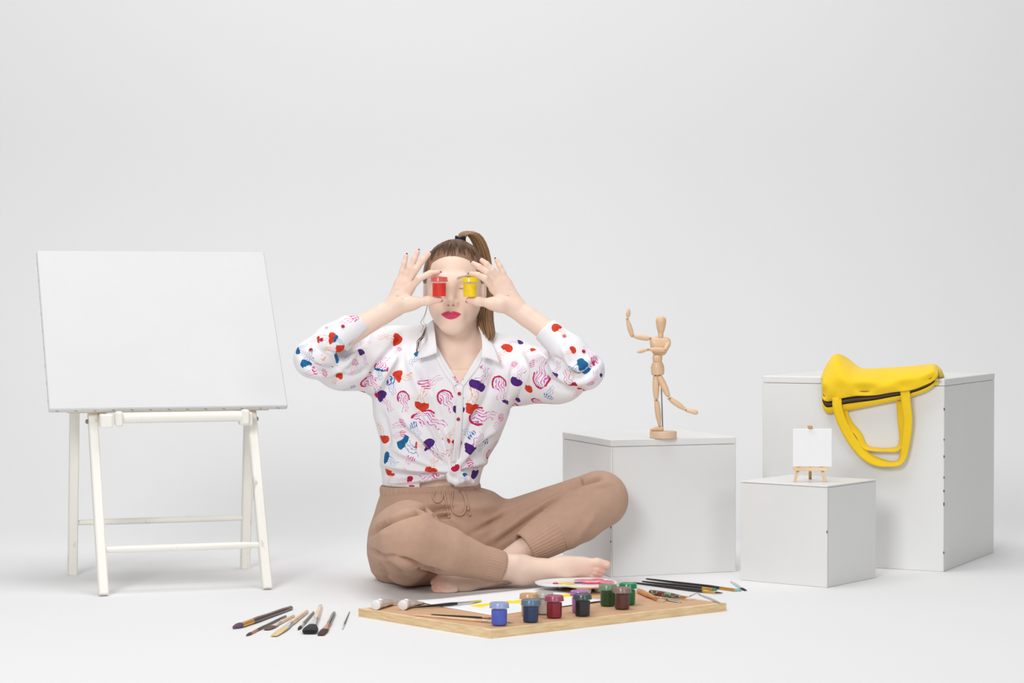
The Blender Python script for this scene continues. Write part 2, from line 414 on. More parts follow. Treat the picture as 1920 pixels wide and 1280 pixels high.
def limb(name, a, b, ra, rm, rb):
    return turned(name, a, b, [(0, ra*.55), (.03, ra*.9), (.1, ra), (.35, rm), (.65, rm*.97), (.9, rb), (.97, rb*.9), (1, rb*.5)])
PXM = DM/FPX
turned('head', Q(1239, 624), Q(1239.5, 592.3), [(0, .0062), (.03, .0078), (.2, .0100), (.45, .0124), (.68, .0138), (.85, .0125), (.94, .0090), (.985, .0045), (1, .0008)], 24)
turned('neck', Q(1238.5, 632), Q(1239, 623), [(0, .0072), (1, .0072)])
v = Vol(Q(1205, 680)-[0, .03, 0], Q(1272, 622)+[0, .03, 0], .0012)
v.cone(Q(1226, 638), Q(1250, 639), .0095, .0095, .006, fl=(0, 1, 0), fs=.95); v.cone(Q(1229, 645), Q(1247, 646), .013, .013, .01); v.cone(Q(1232, 656), Q(1240, 657), .014, .014, .012)
v.cone(Q(1238, 664), Q(1238, 690), .03, .03, .002, sub=True) if False else None
V_, Q_ = v.mesh(2); obj('chest', V_, Q_, mw, mq)
turned('waist_ball', Q(1232, 677.5), Q(1233, 665), [(0, .0113), (.25, .0126), (.6, .0130), (.9, .0118), (1, .0108)])
turned('pelvis', Q(1233.2, 702.8), Q(1232.5, 677), [(0, .0135), (.04, .0162), (.25, .0174), (.6, .0172), (.9, .0135), (.98, .0118), (1, .0100)], 24, flat=(1, .85), up=(1, 0, 0))
# limbs
ball('shoulder_joint', Q(1219, 634, -.002), .0052); limb('upper_arm', Q(1217, 634.5, -.003), Q(1188, 630, -.008), .0066, .0072, .0052)
ball('elbow_joint', Q(1185.5, 629, -.008), .0048); limb('forearm', Q(1185.5, 630, -.008), Q(1176.5, 600, -.012), .0056, .0066, .0045)
ball('wrist_joint', Q(1176.3, 597.5, -.012), .0042)
turned('hand', Q(1177, 595, -.012), Q(1179.5, 578, -.014), [(0, .003), (.2, .0052), (.5, .0055), (.75, .0042), (.93, .0022), (1, .0006)], 16, flat=(1, .55), up=(1, 0, 0))
ball('shoulder_joint', Q(1254, 641, -.002), .0055); limb('upper_arm', Q(1254, 641.5, -.004), Q(1247.5, 655, -.022), .0068, .0075, .0056)
ball('elbow_joint', Q(1247, 656, -.024), .005); limb('forearm', Q(1247, 656, -.025), Q(1217.5, 655, -.028), .0055, .0064, .0045)
ball('wrist_joint', Q(1214.5, 655, -.028), .0042)
turned('hand', Q(1213, 655.5, -.028), Q(1194.5, 660, -.03), [(0, .003), (.25, .0050), (.55, .0062), (.85, .0048), (.97, .0025), (1, .0006)], 16, flat=(.85, .6), up=(0, 0, 1))
ball('hip_joint', Q(1228.5, 703.5), .0060); limb('thigh', Q(1229.5, 704.5), Q(1230.3, 747.5), .0078, .0088, .0066)
ball('knee_joint', Q(1230.3, 749.8), .0056); limb('shin', Q(1231, 751.5), Q(1236.5, 796.5), .0068, .0076, .0048)
ball('ankle_joint', Q(1236.8, 798.8), .0046)
v = Vol(Q(1212, 812)-[0, .03, 0], Q(1252, 796)+[0, .03, 0], .0012); zf = mb[2]+.0182
v.cone(np.array([*Q(1240, 803)[:2], zf+.0055]), np.array([*Q(1221, 806, -.006)[:2], zf+.0038]), .0056, .0036, .003); v.cone(np.array([*Q(1240, 803)[:2], zf+.005]), np.array([*Q(1229, 804, -.004)[:2], zf+.0058]), .005, .0056, .004)
V_, Q_ = v.mesh(1); obj('foot', V_, Q_, mw, mq)
ball('hip_joint', Q(1236, 703.5, -.003), .0060); limb('thigh', Q(1236, 704.5, -.004), Q(1253.3, 742.5, -.012), .0078, .0090, .0066)
ball('knee_joint', Q(1255.5, 746.5, -.012), .0058); limb('shin', Q(1257, 748.3, -.012), Q(1285, 767.5, -.010), .0068, .0074, .0050)
ball('ankle_joint', Q(1286, 768, -.010), .0048)
turned('foot', Q(1286.5, 768, -.010), Q(1309, 774, -.012), [(0, .0045), (.15, .0060), (.5, .0062), (.8, .0068), (.94, .0050), (1, .0012)], 16, flat=(1, .8), up=(0, 0, 1))

# ---------------------------------------------------------------- miniature easel and canvas on the smallest cube
pine = mat('pale_pine', srgb(244, 214, 176), .55, col2=srgb(232, 198, 156), nscale=40, nlo=.3, nhi=.7, stretch=(1, 1, .2))
pine_d = mat('end_grain_pine', srgb(206, 160, 116), .6, noise=.15, nscale=60)
f1, f2, f3 = F(1490, 903.2, .25), F(1547.5, 903.2, .25), F(1519, 898.0, .25)
ez = thing('miniature_easel', 'tiny pine tripod easel standing on the smallest cube', 'easel', (f1+f2)/2)
DE = f1[1]+CAMD; ex = nrm(f2-f1); top = W(1519, 803, DE+.012)
def E_(x, y, dd=0.0): return W(x, y, DE+dd)
for f, tx in ((f1, 1500), (f2, 1538)):
    m = MB(); m.bar(f, E_(tx, 866, .004), ex, .0036, .0028, .0006); o = m.build('leg', pine, ez, smooth=False, sharp=None)
    p = MB(); q = f+(E_(tx, 866, .004)-f)*.55; p.bar(q+[0, -.0045, -.0012], q+[0, -.0045, .0012], ex, .0036, .0015, .0003); p.build('peg', pine_d, o, smooth=False, sharp=None)
m = MB(); m.bar(f3, E_(1519, 812, .018), ex, .0036, .0028, .0006); m.build('back_leg', pine_d, ez, smooth=False, sharp=None)
m = MB(); m.bar(E_(1519, 884, .010), E_(1519, 801, .0125), ex, .0036, .002, .0006); m.build('mast', pine, ez, smooth=False, sharp=None)
m = MB(); m.bar(E_(1488, 879, -.004), E_(1552, 879, -.004), Z, .0042, .0075, .0008); m.build('ledge', pine, ez, smooth=False, sharp=None)
m = MB(); m.box(E_(1519, 800.3, .004), ex*.0055, np.array([0, .0085, 0]), Z*.0035, .001); m.build('top_clip', pine_d, ez, smooth=False, sharp=None)
a_, b_ = E_(1486.5, 875, -.006), E_(1560, 875, -.006); tl = E_(1486.5, 803.6, .004)
cvm = thing('miniature_canvas', 'tiny square blank canvas propped on the miniature easel', 'canvas', (a_+b_)/2)
up_ = nrm(tl-a_); cx_ = nrm(b_-a_); nn = np.cross(cx_, up_); hh_ = np.linalg.norm(tl-a_)/2; ww_ = np.linalg.norm(b_-a_)/2
m = MB(); m.box((a_+b_)/2+up_*hh_, cx_*ww_, up_*hh_, nn*.0035, .0012); m.build('canvas_face', mat('bright_canvas', (.88, .88, .885, 1), .8, noise=.01, bump=.1, bscale=900), cvm, smooth=False, sharp=None)

# ---------------------------------------------------------------- yellow tote bag over the tallest cube
yel = mat('yellow_cotton', srgb(250, 208, 12), .8, noise=.05, nscale=14, bump=.15, bscale=600, sheen=.2)
lin = mat('bag_lining', srgb(120, 90, 52), .85, noise=.2, nscale=50)
zipm = mat('zip_tape', srgb(92, 78, 60), .7, noise=.2, nscale=120)
C0, ce1, ce2 = TC                       # front corner, right-face dir, left-face dir
fn = np.cross(ce2, Z); fn = fn if fn[1] < 0 else -fn     # outward normal of the camera-side face
HB = .50
def face(px, py, off=0.0):
    return OP(px, py, C0+fn*off, fn)
bagc = face(1650, 740, .01)
bag = thing('tote_bag', 'bright yellow cotton tote bag slumped over the edge of the tallest cube', 'bag', bagc)
# outline in pixels, per column: crest, hem of the front panel, lip of the rear panel
cols = [(1541, 704, 746, 752), (1549, 684, 752, 772), (1565, 665, 750, 773), (1585, 678, 745, 769), (1606, 690, 742, 766), (1640, 691, 741, 759), (1675, 689, 735, 752), (1705, 687, 732, 744), (1735, 684, 722, 734), (1752, 683, 712, 722), (1759, 692, 704, 706)]
cols = np.array(spline(np.array(cols, float), 49))
front, back = [], []
for i, (x, cy, hy, ly) in enumerate(cols):
    u = i/48; puff = .030*math.sin(math.pi*min(1, max(0, u)))**.5+.004
    wob = .004*math.sin(u*31)+.003*math.sin(u*17+1)
    edge = face(x, 712, 0); edge = np.array([edge[0], edge[1], HB])
    crest = W(x, cy, edge[1]+CAMD+.035); hem = face(x, hy, puff+.006+wob); lip = face(x, ly, .006)
    tail = edge-fn*(.15*min(1, (1-u)*5+.08)*min(1, u*6+.2)); tail[2] = HB+.004
    ctr = edge*.35+tail*.65; ctr[2] = max(crest[2]-.012, HB+.010)
    shoulder = face(x, cy+(hy-cy)*.42, puff*.8+.012+wob)
    fr = spline([tail, ctr, crest, shoulder, face(x, cy+(hy-cy)*.75, puff+.010-wob), hem], 22)
    fr = [np.array(p) for p in fr]
    for p in fr:                        # stay off the cube
        dn = np.dot(p-edge, fn)
        if dn < .004 and p[2] < HB+.003: p[2] = HB+.003
    front.append(fr)
    under = edge*.4+tail*.6; under[2] = HB+.0025; knee = edge+fn*.0035; knee[2] = HB+.0028
    bk = spline([tail-[0, 0, .001], under, knee, face(x, 722, .005), lip], 16); bk = [np.array(p) for p in bk]
    for p in bk:
        dn = np.dot(p-edge, fn)
        if dn < .003 and p[2] < HB+.0022: p[2] = HB+.0022
        if p[2] < HB and dn < .003: p += fn*(.003-dn)
    back.append(bk)
front = np.array(front); back = np.array(back)
rng = np.random.RandomState(3)
for k in range(14):                      # slack creases
    a, b_, s = rng.uniform(0, 48), rng.uniform(8, 20), rng.uniform(2, 5); ang = rng.uniform(-.5, .5)
    ii, jj = np.mgrid[0:49, 0:22]; dd = np.abs((ii-a)*math.cos(ang)+(jj-b_)*math.sin(ang)); ampl = rng.uniform(-.004, .004)
    front += (ampl*np.exp(-(dd/s)**2)*np.clip((jj-5)/6., 0, 1))[..., None]*(fn*.8+Z*.1)
m = MB(); m.grid(front, .0016); m.build('front_panel', yel, bag, sharp=None)
m = MB(); m.grid(back, .0016); m.build('rear_panel', yel, bag, sharp=None)
# lining strip and zip just inside the opening
ln = []; zp = []; rh = []
for i in range(1, 48):
    h_, l_ = front[i, -1], back[i, -1]
    ln.append([h_-fn*.003+Z*.012, h_*.55+l_*.45+Z*.014, l_*.7+h_*.3+fn*.0015+Z*.002])
    rh.append([h_*.45+l_*.55+fn*.004+Z*.001, h_*.2+l_*.8+fn*.006, l_+fn*.004-Z*.001, l_])
    zp.append([h_*.72+l_*.28+Z*.004+fn*.001, h_*.55+l_*.45+Z*.003+fn*.002])
m = MB(); m.grid(ln, .0008); m.build('lining', lin, bag, sharp=None)
m = MB(); m.grid(rh, .0014); m.build('rear_hem', yel, bag, sharp=None)
m = MB(); m.grid(zp[2:-2], .001); z_ = m.build('zip', zipm, bag, sharp=None)
m = MB(); q = np.mean(zp[-4], axis=0); m.bar(q-ce2*.012, q+ce2*.004, Z, .0025, .0015, .0006); m.build('zip_pull', mat('nickel', (.75, .75, .76, 1), .25, metal=1, noise=.03), z_, smooth=False, sharp=None)
# straps: flat webbing, pixel centre-lines on the cube face with a small stand-off
def strap(pts, wpx, twist):
    P = np.array(spline([face(x, y, o) for x, y, o in pts], 40)); T = np.gradient(P, axis=0); T /= np.linalg.norm(T, axis=1)[:, None]
    tw = np.interp(np.linspace(0, 1, 40), np.linspace(0, 1, len(twist)), twist); G = []
    for i in range(40):
        s = np.cross(T[i], fn); s = nrm(s); d = nrm(s*math.cos(tw[i])+fn*math.sin(tw[i]))
        G.append([P[i]+d*wpx*q for q in (-1, -.5, 0, .5, 1)])
    m = MB(); m.grid(np.array(G), .0018); m.build('strap', yel, bag, sharp=None)
strap([(1569, 744, .036), (1571, 768, .034), (1582, 798, .026), (1602, 832, .020), (1628, 858, .018), (1655, 868, .018), (1678, 869, .018), (1690, 862, .018), (1697, 835, .02), (1702, 790, .028), (1699, 758, .034), (1697, 733, .037)], .0125, [0, .2, .1, .1, .5, 1.1, .9, .3, .1, 0, 0])
strap([(1583, 764, .008), (1583, 776, .009), (1592, 794, .010), (1610, 814, .010), (1621, 836, .011), (1638, 842, .011), (1664, 843, .011), (1684, 840, .011), (1692, 820, .011), (1690, 790, .010), (1688, 752, .008)], .0105, [0, .3, .8, 1.0, 1.1, 1.2, 1.2, .9, .4, .2, 0])
# ---------------------------------------------------------------- the seated person
skin_m = mat('skin', srgb(238, 208, 190), .45, sss=.12, spec=.35, bump=.03, bscale=700)
_g = NG(skin_m); skin_m.node_tree.links.new(_g.attr('tint').outputs['Color'], skin_m.node_tree.nodes['Principled BSDF'].inputs['Base Color'])
pe = thing('person', 'barefoot person in printed white shirt sitting cross-legged, holding paint jars before the eyes', 'person', [W(815, 1090, 5.6)[0], .1, 0])
SK, LIP, NAIL, PINK = [np.array(srgb(*c)[:3]) for c in ((240, 212, 194), (208, 60, 98), (58, 40, 46), (236, 178, 162))]
BODY = []                                     # (verts, quads, tint)
def tint_default(V): return np.repeat(SK[None], len(V), 0)
def blend(T, mask, col): return T*(1-mask[:, None])+col*mask[:, None]
def sstep(a, b, x): t = np.clip((x-a)/(b-a), 0, 1); return t*t*(3-2*t)
# --- head, neck and upper chest, built in the head's own frame
H0 = W(851.5, 540, 5.575); yaw = math.radians(3.5)
HR = np.array([[math.cos(yaw), -math.sin(yaw), 0], [math.sin(yaw), math.cos(yaw), 0], [0, 0, 1]]).T
def HL(p): return H0+np.asarray(p, float)@HR.T if np.ndim(p) == 1 else H0+np.asarray(p)@HR.T
v = Vol((-.17, -.125, -.27), (.17, .16, .135), .0018)
v.ell((0, .018, .028), (.0715, .092, .086), .01)
v.ell((0, -.018, -.028), (.0575, .065, .074), .03)
for s in (-1, 1):
    v.cone((s*.039, .005, -.046), (s*.012, -.053, -.089), .019, .018, .03)
    v.ell((s*.031, -.051, -.028), (.025, .024, .026), .025)
v.ell((0, -.061, -.089), (.021, .018, .018), .022)
v.cone((-.03, -.072, .020), (.03, -.072, .020), .010, .010, .02)
for s in (-1, 1):
    v.ell((s*.031, -.090, .001), (.017, .014, .012), .014, sub=True)
    v.ell((s*.031, -.0665, 0), (.0145, .0135, .0115), .003)
    v.cone((s*.018, -.0775, -.001), (s*.044, -.0725, -.001), .0009, .0009, .001, sub=True)
v.cone((0, -.077, .008), (0, -.0985, -.032), .0075, .0088, .016)
for s in (-1, 1): v.ell((s*.0105, -.0885, -.0365), (.0072, .0085, .0065), .007)
for s in (-1, 1): v.ell((s*.0062, -.0955, -.0425), (.0030, .0042, .0028), .002, sub=True)
v.ell((0, -.073, -.064), (.029, .016, .022), .016)
for s in (-1, 1):
    v.cone((s*.021, -.0805, -.0655), (s*.005, -.0895, -.0612), .0022, .0048, .004)
v.cone((-.012, -.0868, -.0705), (.012, -.0868, -.0705), .0050, .0050, .004)
for s in (-1, 1): v.cone((s*.025, -.083, -.0652), (0, -.0955, -.0657), .0011, .0011, .0015, sub=True)
for s in (-1, 1):
    v.ell((s*.0725, .012, -.006), (.0075, .018, .030), .006); v.ell((s*.0815, .004, -.002), (.006, .010, .017), .004, sub=True)
v.cone((0, .022, -.06), (0, .042, -.19), .048, .052, .025)
for s in (-1, 1):
    v.cone((s*.03, .05, -.12), (s*.13, .05, -.168), .034, .036, .04)
    v.cone((s*.012, -.012, -.198), (s*.11, .025, -.168), .006, .006, .014)
v.ell((0, .050, -.30), (.150, .122, .15), .04)
V, Qd = v.mesh(2); T = tint_default(V); x, y, z = V.T
lipz = -.0652-.0006*np.cos(x*120)
up_h = .0092-.0028*np.exp(-(x/.004)**2)-(np.abs(x)/.0245)**2*.0085; lo_h = .0108-(np.abs(x)/.0245)**2*.0105
m_ = (y < -.06) & (np.abs(x) < .0245)
T = blend(T, m_*sstep(-.0012, .0006, np.minimum(up_h-(z-lipz), lo_h-(lipz-z))), LIP)
for s in (-1, 1):
    T = blend(T, .30*np.exp(-(((x-s*.042)/.018)**2+((z+.036)/.016)**2))*(y < -.02), PINK)
    arch = .0225+.006*np.sin(np.clip((s*x-.014)/.036, 0, 1)*math.pi*.8)
    T = blend(T, .75*np.exp(-((z-arch)/.0028)**2)*sstep(.012, .017, s*x)*(1-sstep(.042, .052, s*x))*(y < -.04), np.array(srgb(112, 82, 64)[:3]))
    T = blend(T, .8*np.exp(-((z+.001)/.0014)**2)*sstep(.017, .021, s*x)*(1-sstep(.041, .045, s*x))*(y < -.055), np.array(srgb(70, 50, 42)[:3]))
    T = blend(T, .8*np.exp(-(((x-s*.0062)/.0032)**2+((z+.0425)/.0025)**2))*(y < -.085), np.array(srgb(120, 60, 50)[:3]))
V = HL(V); keep = V[Qd].mean(1)[:, 2] > H0[2]-.255
BODY.append((V, Qd[keep], T))
# --- hands: her right one is on the left of the picture
def hand(D0, wrist, elbow, mcps, fingers, thumb, lo, hi, dorsal, creases=()):
    v = Vol(lo, hi, .0014); A = lambda p: W(p[0], p[1], D0+p[2])
    w_ = A(wrist); el = A(elbow)
    fore = nrm(w_-el)
    v.cone(el, w_-fore*.02, .031, .0235, .01); v.cone(w_-fore*.03, w_, .0235, .0215, .01, fl=dorsal, fs=.82)
    for i, p in enumerate(mcps): v.cone(w_+(A(p)-w_)*.12, A(p), .0165, [.0115, .0115, .0108, .0102][i], .014, fl=dorsal, fs=.85)
    tb = [A(p) for p in thumb]
    v.cone(w_+(tb[0]-w_)*.3, tb[1], .0185, .0135, .016); v.ell((tb[0]+tb[1])/2+np.array([0, -.004, 0]), .016, .014)
    fv = np.full_like(v.d, .2); keep_d = v.d; nails = []
    for i, pts in enumerate(fingers):
        v.d = np.full_like(keep_d, .2); P = [A(p) for p in pts]; r0 = [.0090, .0092, .0087, .0076][i]
        v.chain(P, [r0, r0*.93, r0*.84, r0*.70], .003)
        t = nrm(P[-1]-P[-2]); nl = P[-1]+dorsal*r0*.35+t*r0*.45
        v.cone(nl-t*.004, nl+t*.0035, .0034, .0026, .001, fl=dorsal, fs=.45); nails.append(nl)
        fv = np.minimum(fv, v.d)
    v.d = keep_d
    hh = np.maximum(.007-np.abs(v.d-fv), 0)/.007; v.d = np.minimum(v.d, fv)-hh*hh*.007*.25
    v.chain(tb, [.0140, .0115, .0100, .0078], .010)
    t = nrm(tb[-1]-tb[-2]); td = nrm(np.cross(np.cross(t, (0, 0, -1)), t)); nl = tb[-1]+td*.0040+t*.0035; v.cone(nl-t*.004, nl+t*.003, .004, .003, .001, fl=td, fs=.4); nails.append(nl)
    for q in creases: v.chain([A(p) for p in q], [.0012]*len(q), .0022, sub=True)
    V, Qd = v.mesh(2); T = tint_default(V)
    for pts in list(fingers)+[thumb]:
        q = A(pts[-1]); T = blend(T, .5*np.exp(-(np.linalg.norm(V-q, axis=1)/.014)**2), PINK)
        q = A(pts[0]); T = blend(T, .18*np.exp(-(np.linalg.norm(V-q, axis=1)/.016)**2), PINK)
    for q in nails: T = blend(T, 1-sstep(.0042, .0056, np.linalg.norm(V-q, axis=1)), NAIL)
    BODY.append((V, Qd, T))
DL = 5.43; dors = nrm((0.05, 1, 0.05))
hand(DL, (738, 577, .012), (640, 634, -.005), [(768, 542, 0), (763, 531, .004), (755, 528, .007), (747, 532, .010)],
     [[(768, 542, 0), (786, 522, -.018), (806, 512.5, -.020), (821, 510.5, -.015)],
      [(763, 531, .004), (780, 504, -.006), (793, 487, -.008), (803.5, 476, -.006)],
      [(755, 528, .007), (769, 502, .000), (777, 485, -.002), (783, 472.5, .000)],
      [(747, 532, .010), (754, 508, .006), (758, 493, .004), (761.5, 480, .006)]],
     [(752, 572, .000), (776, 568, -.014), (803, 563.5, -.018), (824, 561.5, -.015)], W(650, 660, 5.30)-[0, 0, .0], W(850, 455, 5.52), dors, [[(741, 545, -.004), (752, 541, -.012), (766, 549, -.013)], [(741, 557, -.004), (752, 553, -.013), (766, 557, -.014)], [(762, 553, -.016), (754, 562, -.016), (747, 576, -.004)]])
hand(DL, (970, 580, .012), (1062, 646, -.015), [(926, 542, 0), (932, 531, .004), (942, 527, .007), (952, 531, .010)],
     [[(926, 542, 0), (909, 522, -.018), (896, 515.5, -.020), (883.5, 513.5, -.015)],
      [(932, 531, .004), (912, 510, -.008), (898, 500, -.010), (887.5, 494, -.006)],
      [(942, 527, .007), (923, 506, -.002), (912, 495, -.004), (903.5, 488, -.002)],
      [(952, 531, .010), (943, 511, .006), (937, 498, .004), (931, 488, .006)]],
     [(950, 573, .000), (923, 569, -.014), (897, 565, -.018), (879, 563, -.015)], W(860, 668, 5.30), W(1052, 455, 5.52), nrm((-.05, 1, .05)), [[(958, 545, -.004), (945, 540, -.012), (930, 548, -.013)], [(957, 556, -.004), (944, 553, -.013), (930, 556, -.014)], [(936, 552, -.016), (944, 562, -.016), (953, 576, -.004)]])
# --- feet and lower shins
v = Vol(W(900, 1118, 5.25)*[1, 1, 0]+[0, 0, -.004], W(1165, 1010, 5.52), .0018)
A = W; fd = (0, 1, .15)
v.cone(A(920, 1060, 5.36), A(972, 1064, 5.385), .034, .031, .02); v.ell(A(978, 1072, 5.40), (.034, .032, .030), .02)
v.cone(A(985, 1068, 5.385), A(1058, 1068, 5.385), .031, .026, .02, fl=fd, fs=.85); v.cone(A(1058, 1066, 5.385), A(1098, 1064, 5.39), .0275, .0245, .02, fl=fd, fs=.7)
v.cone(A(1050, 1058, 5.385), A(1088, 1056, 5.39), .016, .014, .015)
v.ell(A(968, 1052, 5.368), .012, .014)
toes = [[(1092, 1056, 0), (1120, 1054.5, -.004), (1137, 1059, .0)], [(1096, 1065, 0), (1120, 1067, -.006), (1131, 1071, 0)], [(1094, 1071, 0), (1116, 1074, -.005), (1126, 1077, 0)], [(1090, 1077, 0), (1110, 1080, -.004), (1119, 1083, 0)], [(1084, 1082, .002), (1102, 1085, -.002), (1110, 1087, .002)]]
kd = v.d; fv = np.full_like(kd, .2)
for i, t in enumerate(toes):
    v.d = np.full_like(kd, .2); r = [.0122, .0080, .0073, .0068, .0066][i]; v.chain([A(a, b_, 5.388+c) for a, b_, c in t], [r, r*.95, r*.9], .003); fv = np.minimum(fv, v.d)
v.d = kd; hh = np.maximum(.005-np.abs(kd-fv), 0)/.005; v.d = np.minimum(kd, fv)-hh*hh*.005*.25
v.d = np.maximum(v.d, (.0005-v.ax[2])[None, None, :])
V, Qd = v.mesh(2); T = tint_default(V)
for t in toes:
    q = A(t[-1][0], t[-1][1], 5.388); T = blend(T, .55*np.exp(-(np.linalg.norm(V-q, axis=1)/.016)**2), PINK)
q = A(1138, 1057.5, 5.374); T = blend(T, .6*(1-sstep(.005, .0065, np.linalg.norm(V-q, axis=1))), np.array(srgb(250, 215, 205)[:3]))
BODY.append((V, Qd, T))
v = Vol(W(798, 1122, 5.25)*[1, 1, 0]+[0, 0, -.004], W(1040, 990, 5.56), .0022)
v.cone(A(1008, 1013, 5.465), A(955, 1050, 5.475), .031, .029, .02); v.ell(A(950, 1068, 5.49), (.034, .03, .03), .02)
v.cone(A(945, 1072, 5.48), A(868, 1092, 5.42), .029, .024, .02); v.cone(A(868, 1092, 5.42), A(842, 1095, 5.40), .024, .021, .02)
lt = [[(846, 1086, 0), (826, 1084, -.004), (815, 1092, -.004)], [(842, 1094, -.006), (822, 1094, -.012), (814, 1101, -.012)], [(844, 1099, -.012), (824, 1101, -.018), (816, 1107, -.016)], [(848, 1103, -.016), (830, 1106, -.022), (821, 1110, -.020)], [(854, 1105, -.018), (838, 1109, -.025), (829, 1112, -.022)]]
kd = v.d; fv = np.full_like(kd, .2)
for i, t in enumerate(lt):
    v.d = np.full_like(kd, .2); r = [.0118, .0085, .008, .0076, .0072][i]; v.chain([A(a, b_, 5.40+c) for a, b_, c in t], [r, r*.95, r*.9], .003); fv = np.minimum(fv, v.d)
v.d = kd; hh = np.maximum(.005-np.abs(kd-fv), 0)/.005; v.d = np.minimum(kd, fv)-hh*hh*.005*.25
v.d = np.maximum(v.d, (.0005-v.ax[2])[None, None, :])
V, Qd = v.mesh(2); T = tint_default(V)
for t in lt:
    q = A(t[-1][0], t[-1][1], 5.40+t[-1][2]); T = blend(T, .6*np.exp(-(np.linalg.norm(V-q, axis=1)/.018)**2), PINK)
BODY.append((V, Qd, T))
# --- trunk, upper arms and thighs (under the clothes; the midriff shows)
v = Vol((-.56, -.36, .0), (.34, .30, .53), .006)
def st(px, py, D, hw, hd): p = W(px, py, D); return (p[0], p[1], p[2], hw, hd)
v.loft([st(815, 1040, 5.65, .13, .10), st(820, 960, 5.65, .135, .10), st(808, 905, 5.63, .111, .081), st(812, 870, 5.625, .108, .082), st(822, 800, 5.61, .125, .092), st(832, 720, 5.60, .13, .10), st(842, 690, 5.60, .12, .09)], .02)
L_SH, L_EL, L_CF = W(718, 676, 5.60), W(588, 672, 5.405), W(678, 600, 5.425)
R_SH, R_EL, R_CF = W(968, 694, 5.60), W(1096, 694, 5.395), W(1022, 617, 5.425)
for s_, e_, c_ in ((L_SH, L_EL, L_CF), (R_SH, R_EL, R_CF)): v.cone(s_, e_, .045, .036, .02); v.cone(e_, c_, .035, .027, .02)
KN1, KN2 = W(768, 1008, 5.275), W(1124, 936, 5.585)
v.cone(W(775, 1025, 5.62), KN1, .07, .05, .02); v.cone(KN1, W(925, 1060, 5.365), .048, .034, .02)
v.cone(W(880, 1032, 5.66), KN2, .07, .05, .02); v.cone(KN2, W(1025, 1003, 5.475), .044, .030, .02)
v.d = np.maximum(v.d, (.006-v.ax[2])[None, None, :])
V, Qd = v.mesh(2); BODY.append((V, Qd, tint_default(V)))
Vs, Qs, Ts, o_ = [], [], [], 0
for V, Qd, T in BODY: Vs.append(V); Qs.append(Qd+o_); Ts.append(T); o_ += len(V)
Vs, Qs, Ts = np.concatenate(Vs), np.concatenate(Qs), np.concatenate(Ts)
body = obj('body', Vs, Qs, skin_m, pe)
at = body.data.attributes.new('tint', 'FLOAT_COLOR', 'POINT'); at.data.foreach_set('color', np.concatenate([Ts, np.ones((len(Ts), 1))], 1).astype(np.float32).ravel())
# --- hair: pulled back into a high ponytail
hair_m = mat('brown_hair', srgb(120, 88, 62), .42, spec=.4)
g = NG(hair_m); nt = hair_m.node_tree; hb_ = nt.nodes['Principled BSDF']
an = g.attr('flow'); wv = nt.nodes.new('ShaderNodeTexNoise'); wv.inputs['Scale'].default_value = 1; wv.inputs['Detail'].default_value = 4
mp = nt.nodes.new('ShaderNodeMapping'); mp.inputs['Scale'].default_value = (90, 5, 1); nt.links.new(an.outputs['Vector'], mp.inputs['Vector']); nt.links.new(mp.outputs['Vector'], wv.inputs['Vector'])
rp = nt.nodes.new('ShaderNodeValToRGB'); rp.color_ramp.elements[0].position = .3; rp.color_ramp.elements[1].position = .72
rp.color_ramp.elements[0].color = srgb(58, 40, 30); rp.color_ramp.elements[1].color = srgb(140, 104, 76)
nt.links.new(wv.outputs['Fac'], rp.inputs['Fac']); sf = nt.nodes.new('ShaderNodeSeparateXYZ'); nt.links.new(an.outputs['Vector'], sf.inputs[0]); hf = nt.nodes.new('ShaderNodeMapRange'); nt.links.new(g.m('ADD', sf.outputs[2], g.m('MULTIPLY', g.m('SUBTRACT', wv.outputs['Fac'], .5), 2.2)), hf.inputs['Value']); hf.inputs['From Max'].default_value = .9
nt.links.new(g.mix(hf.outputs[0], srgb(158, 122, 98), rp.outputs['Color']), hb_.inputs['Base Color'])
bp_ = nt.nodes.new('ShaderNodeBump'); bp_.inputs['Strength'].default_value = .5; bp_.inputs['Distance'].default_value = .002; nt.links.new(wv.outputs['Fac'], bp_.inputs['Height']); nt.links.new(bp_.outputs['Normal'], hb_.inputs['Normal'])
v = Vol((-.1, -.1, -.09), (.1, .13, .14), .0018)
v.ell((0, .018, .028), (.0715, .092, .086), .01)
X, Y, Zz = v.ax[0][:, None, None], v.ax[1][None, :, None], v.ax[2][None, None, :]
hl = Zz-np.minimum(.078-.016*(X/.05)**2-2.6*np.maximum(np.abs(X)-.052, 0), .066-(Y+.02)*1.0)   # >0 above the hairline
v.d = v.d-.0080*np.clip(hl/.04, -1, 1); v.d = np.maximum(v.d, -(hl+.002)*.7)
V, Qd = v.mesh(2)
TIE = np.array([.012, .045, .122]); dv = V-TIE; hlv = V[:, 2]-np.minimum(.078-.016*(V[:, 0]/.05)**2-2.6*np.maximum(np.abs(V[:, 0])-.052, 0), .066-(V[:, 1]+.02)*1.0)
fl_ = np.stack([np.arctan2(dv[:, 0], -dv[:, 1]+1e-6), np.linalg.norm(dv, axis=1)*6, np.clip(hlv/.030, -.5, 2)], 1)
hair = obj('hair', HL(V), Qd, hair_m, pe)
def set_flow(o, A_): a = o.data.attributes.new('flow', 'FLOAT_VECTOR', 'POINT'); a.data.foreach_set('vector', np.asarray(A_, np.float32).ravel())
set_flow(hair, fl_)
def strands(name, paths, mt, parent, n=5):
    m = MB(); flow = []
    for q, (P, r0, r1, seed) in enumerate(paths):
        k = len(P); c0 = len(m.V); m.tube(P, [r0*(1-i/(k-1))+r1*i/(k-1) for i in range(k)], n)
        flow += [(seed, .3*i/(k-1), 3) for i in range(k) for j in range(n)]
    o = m.build(name, mt, parent, sharp=None); set_flow(o, flow); return o
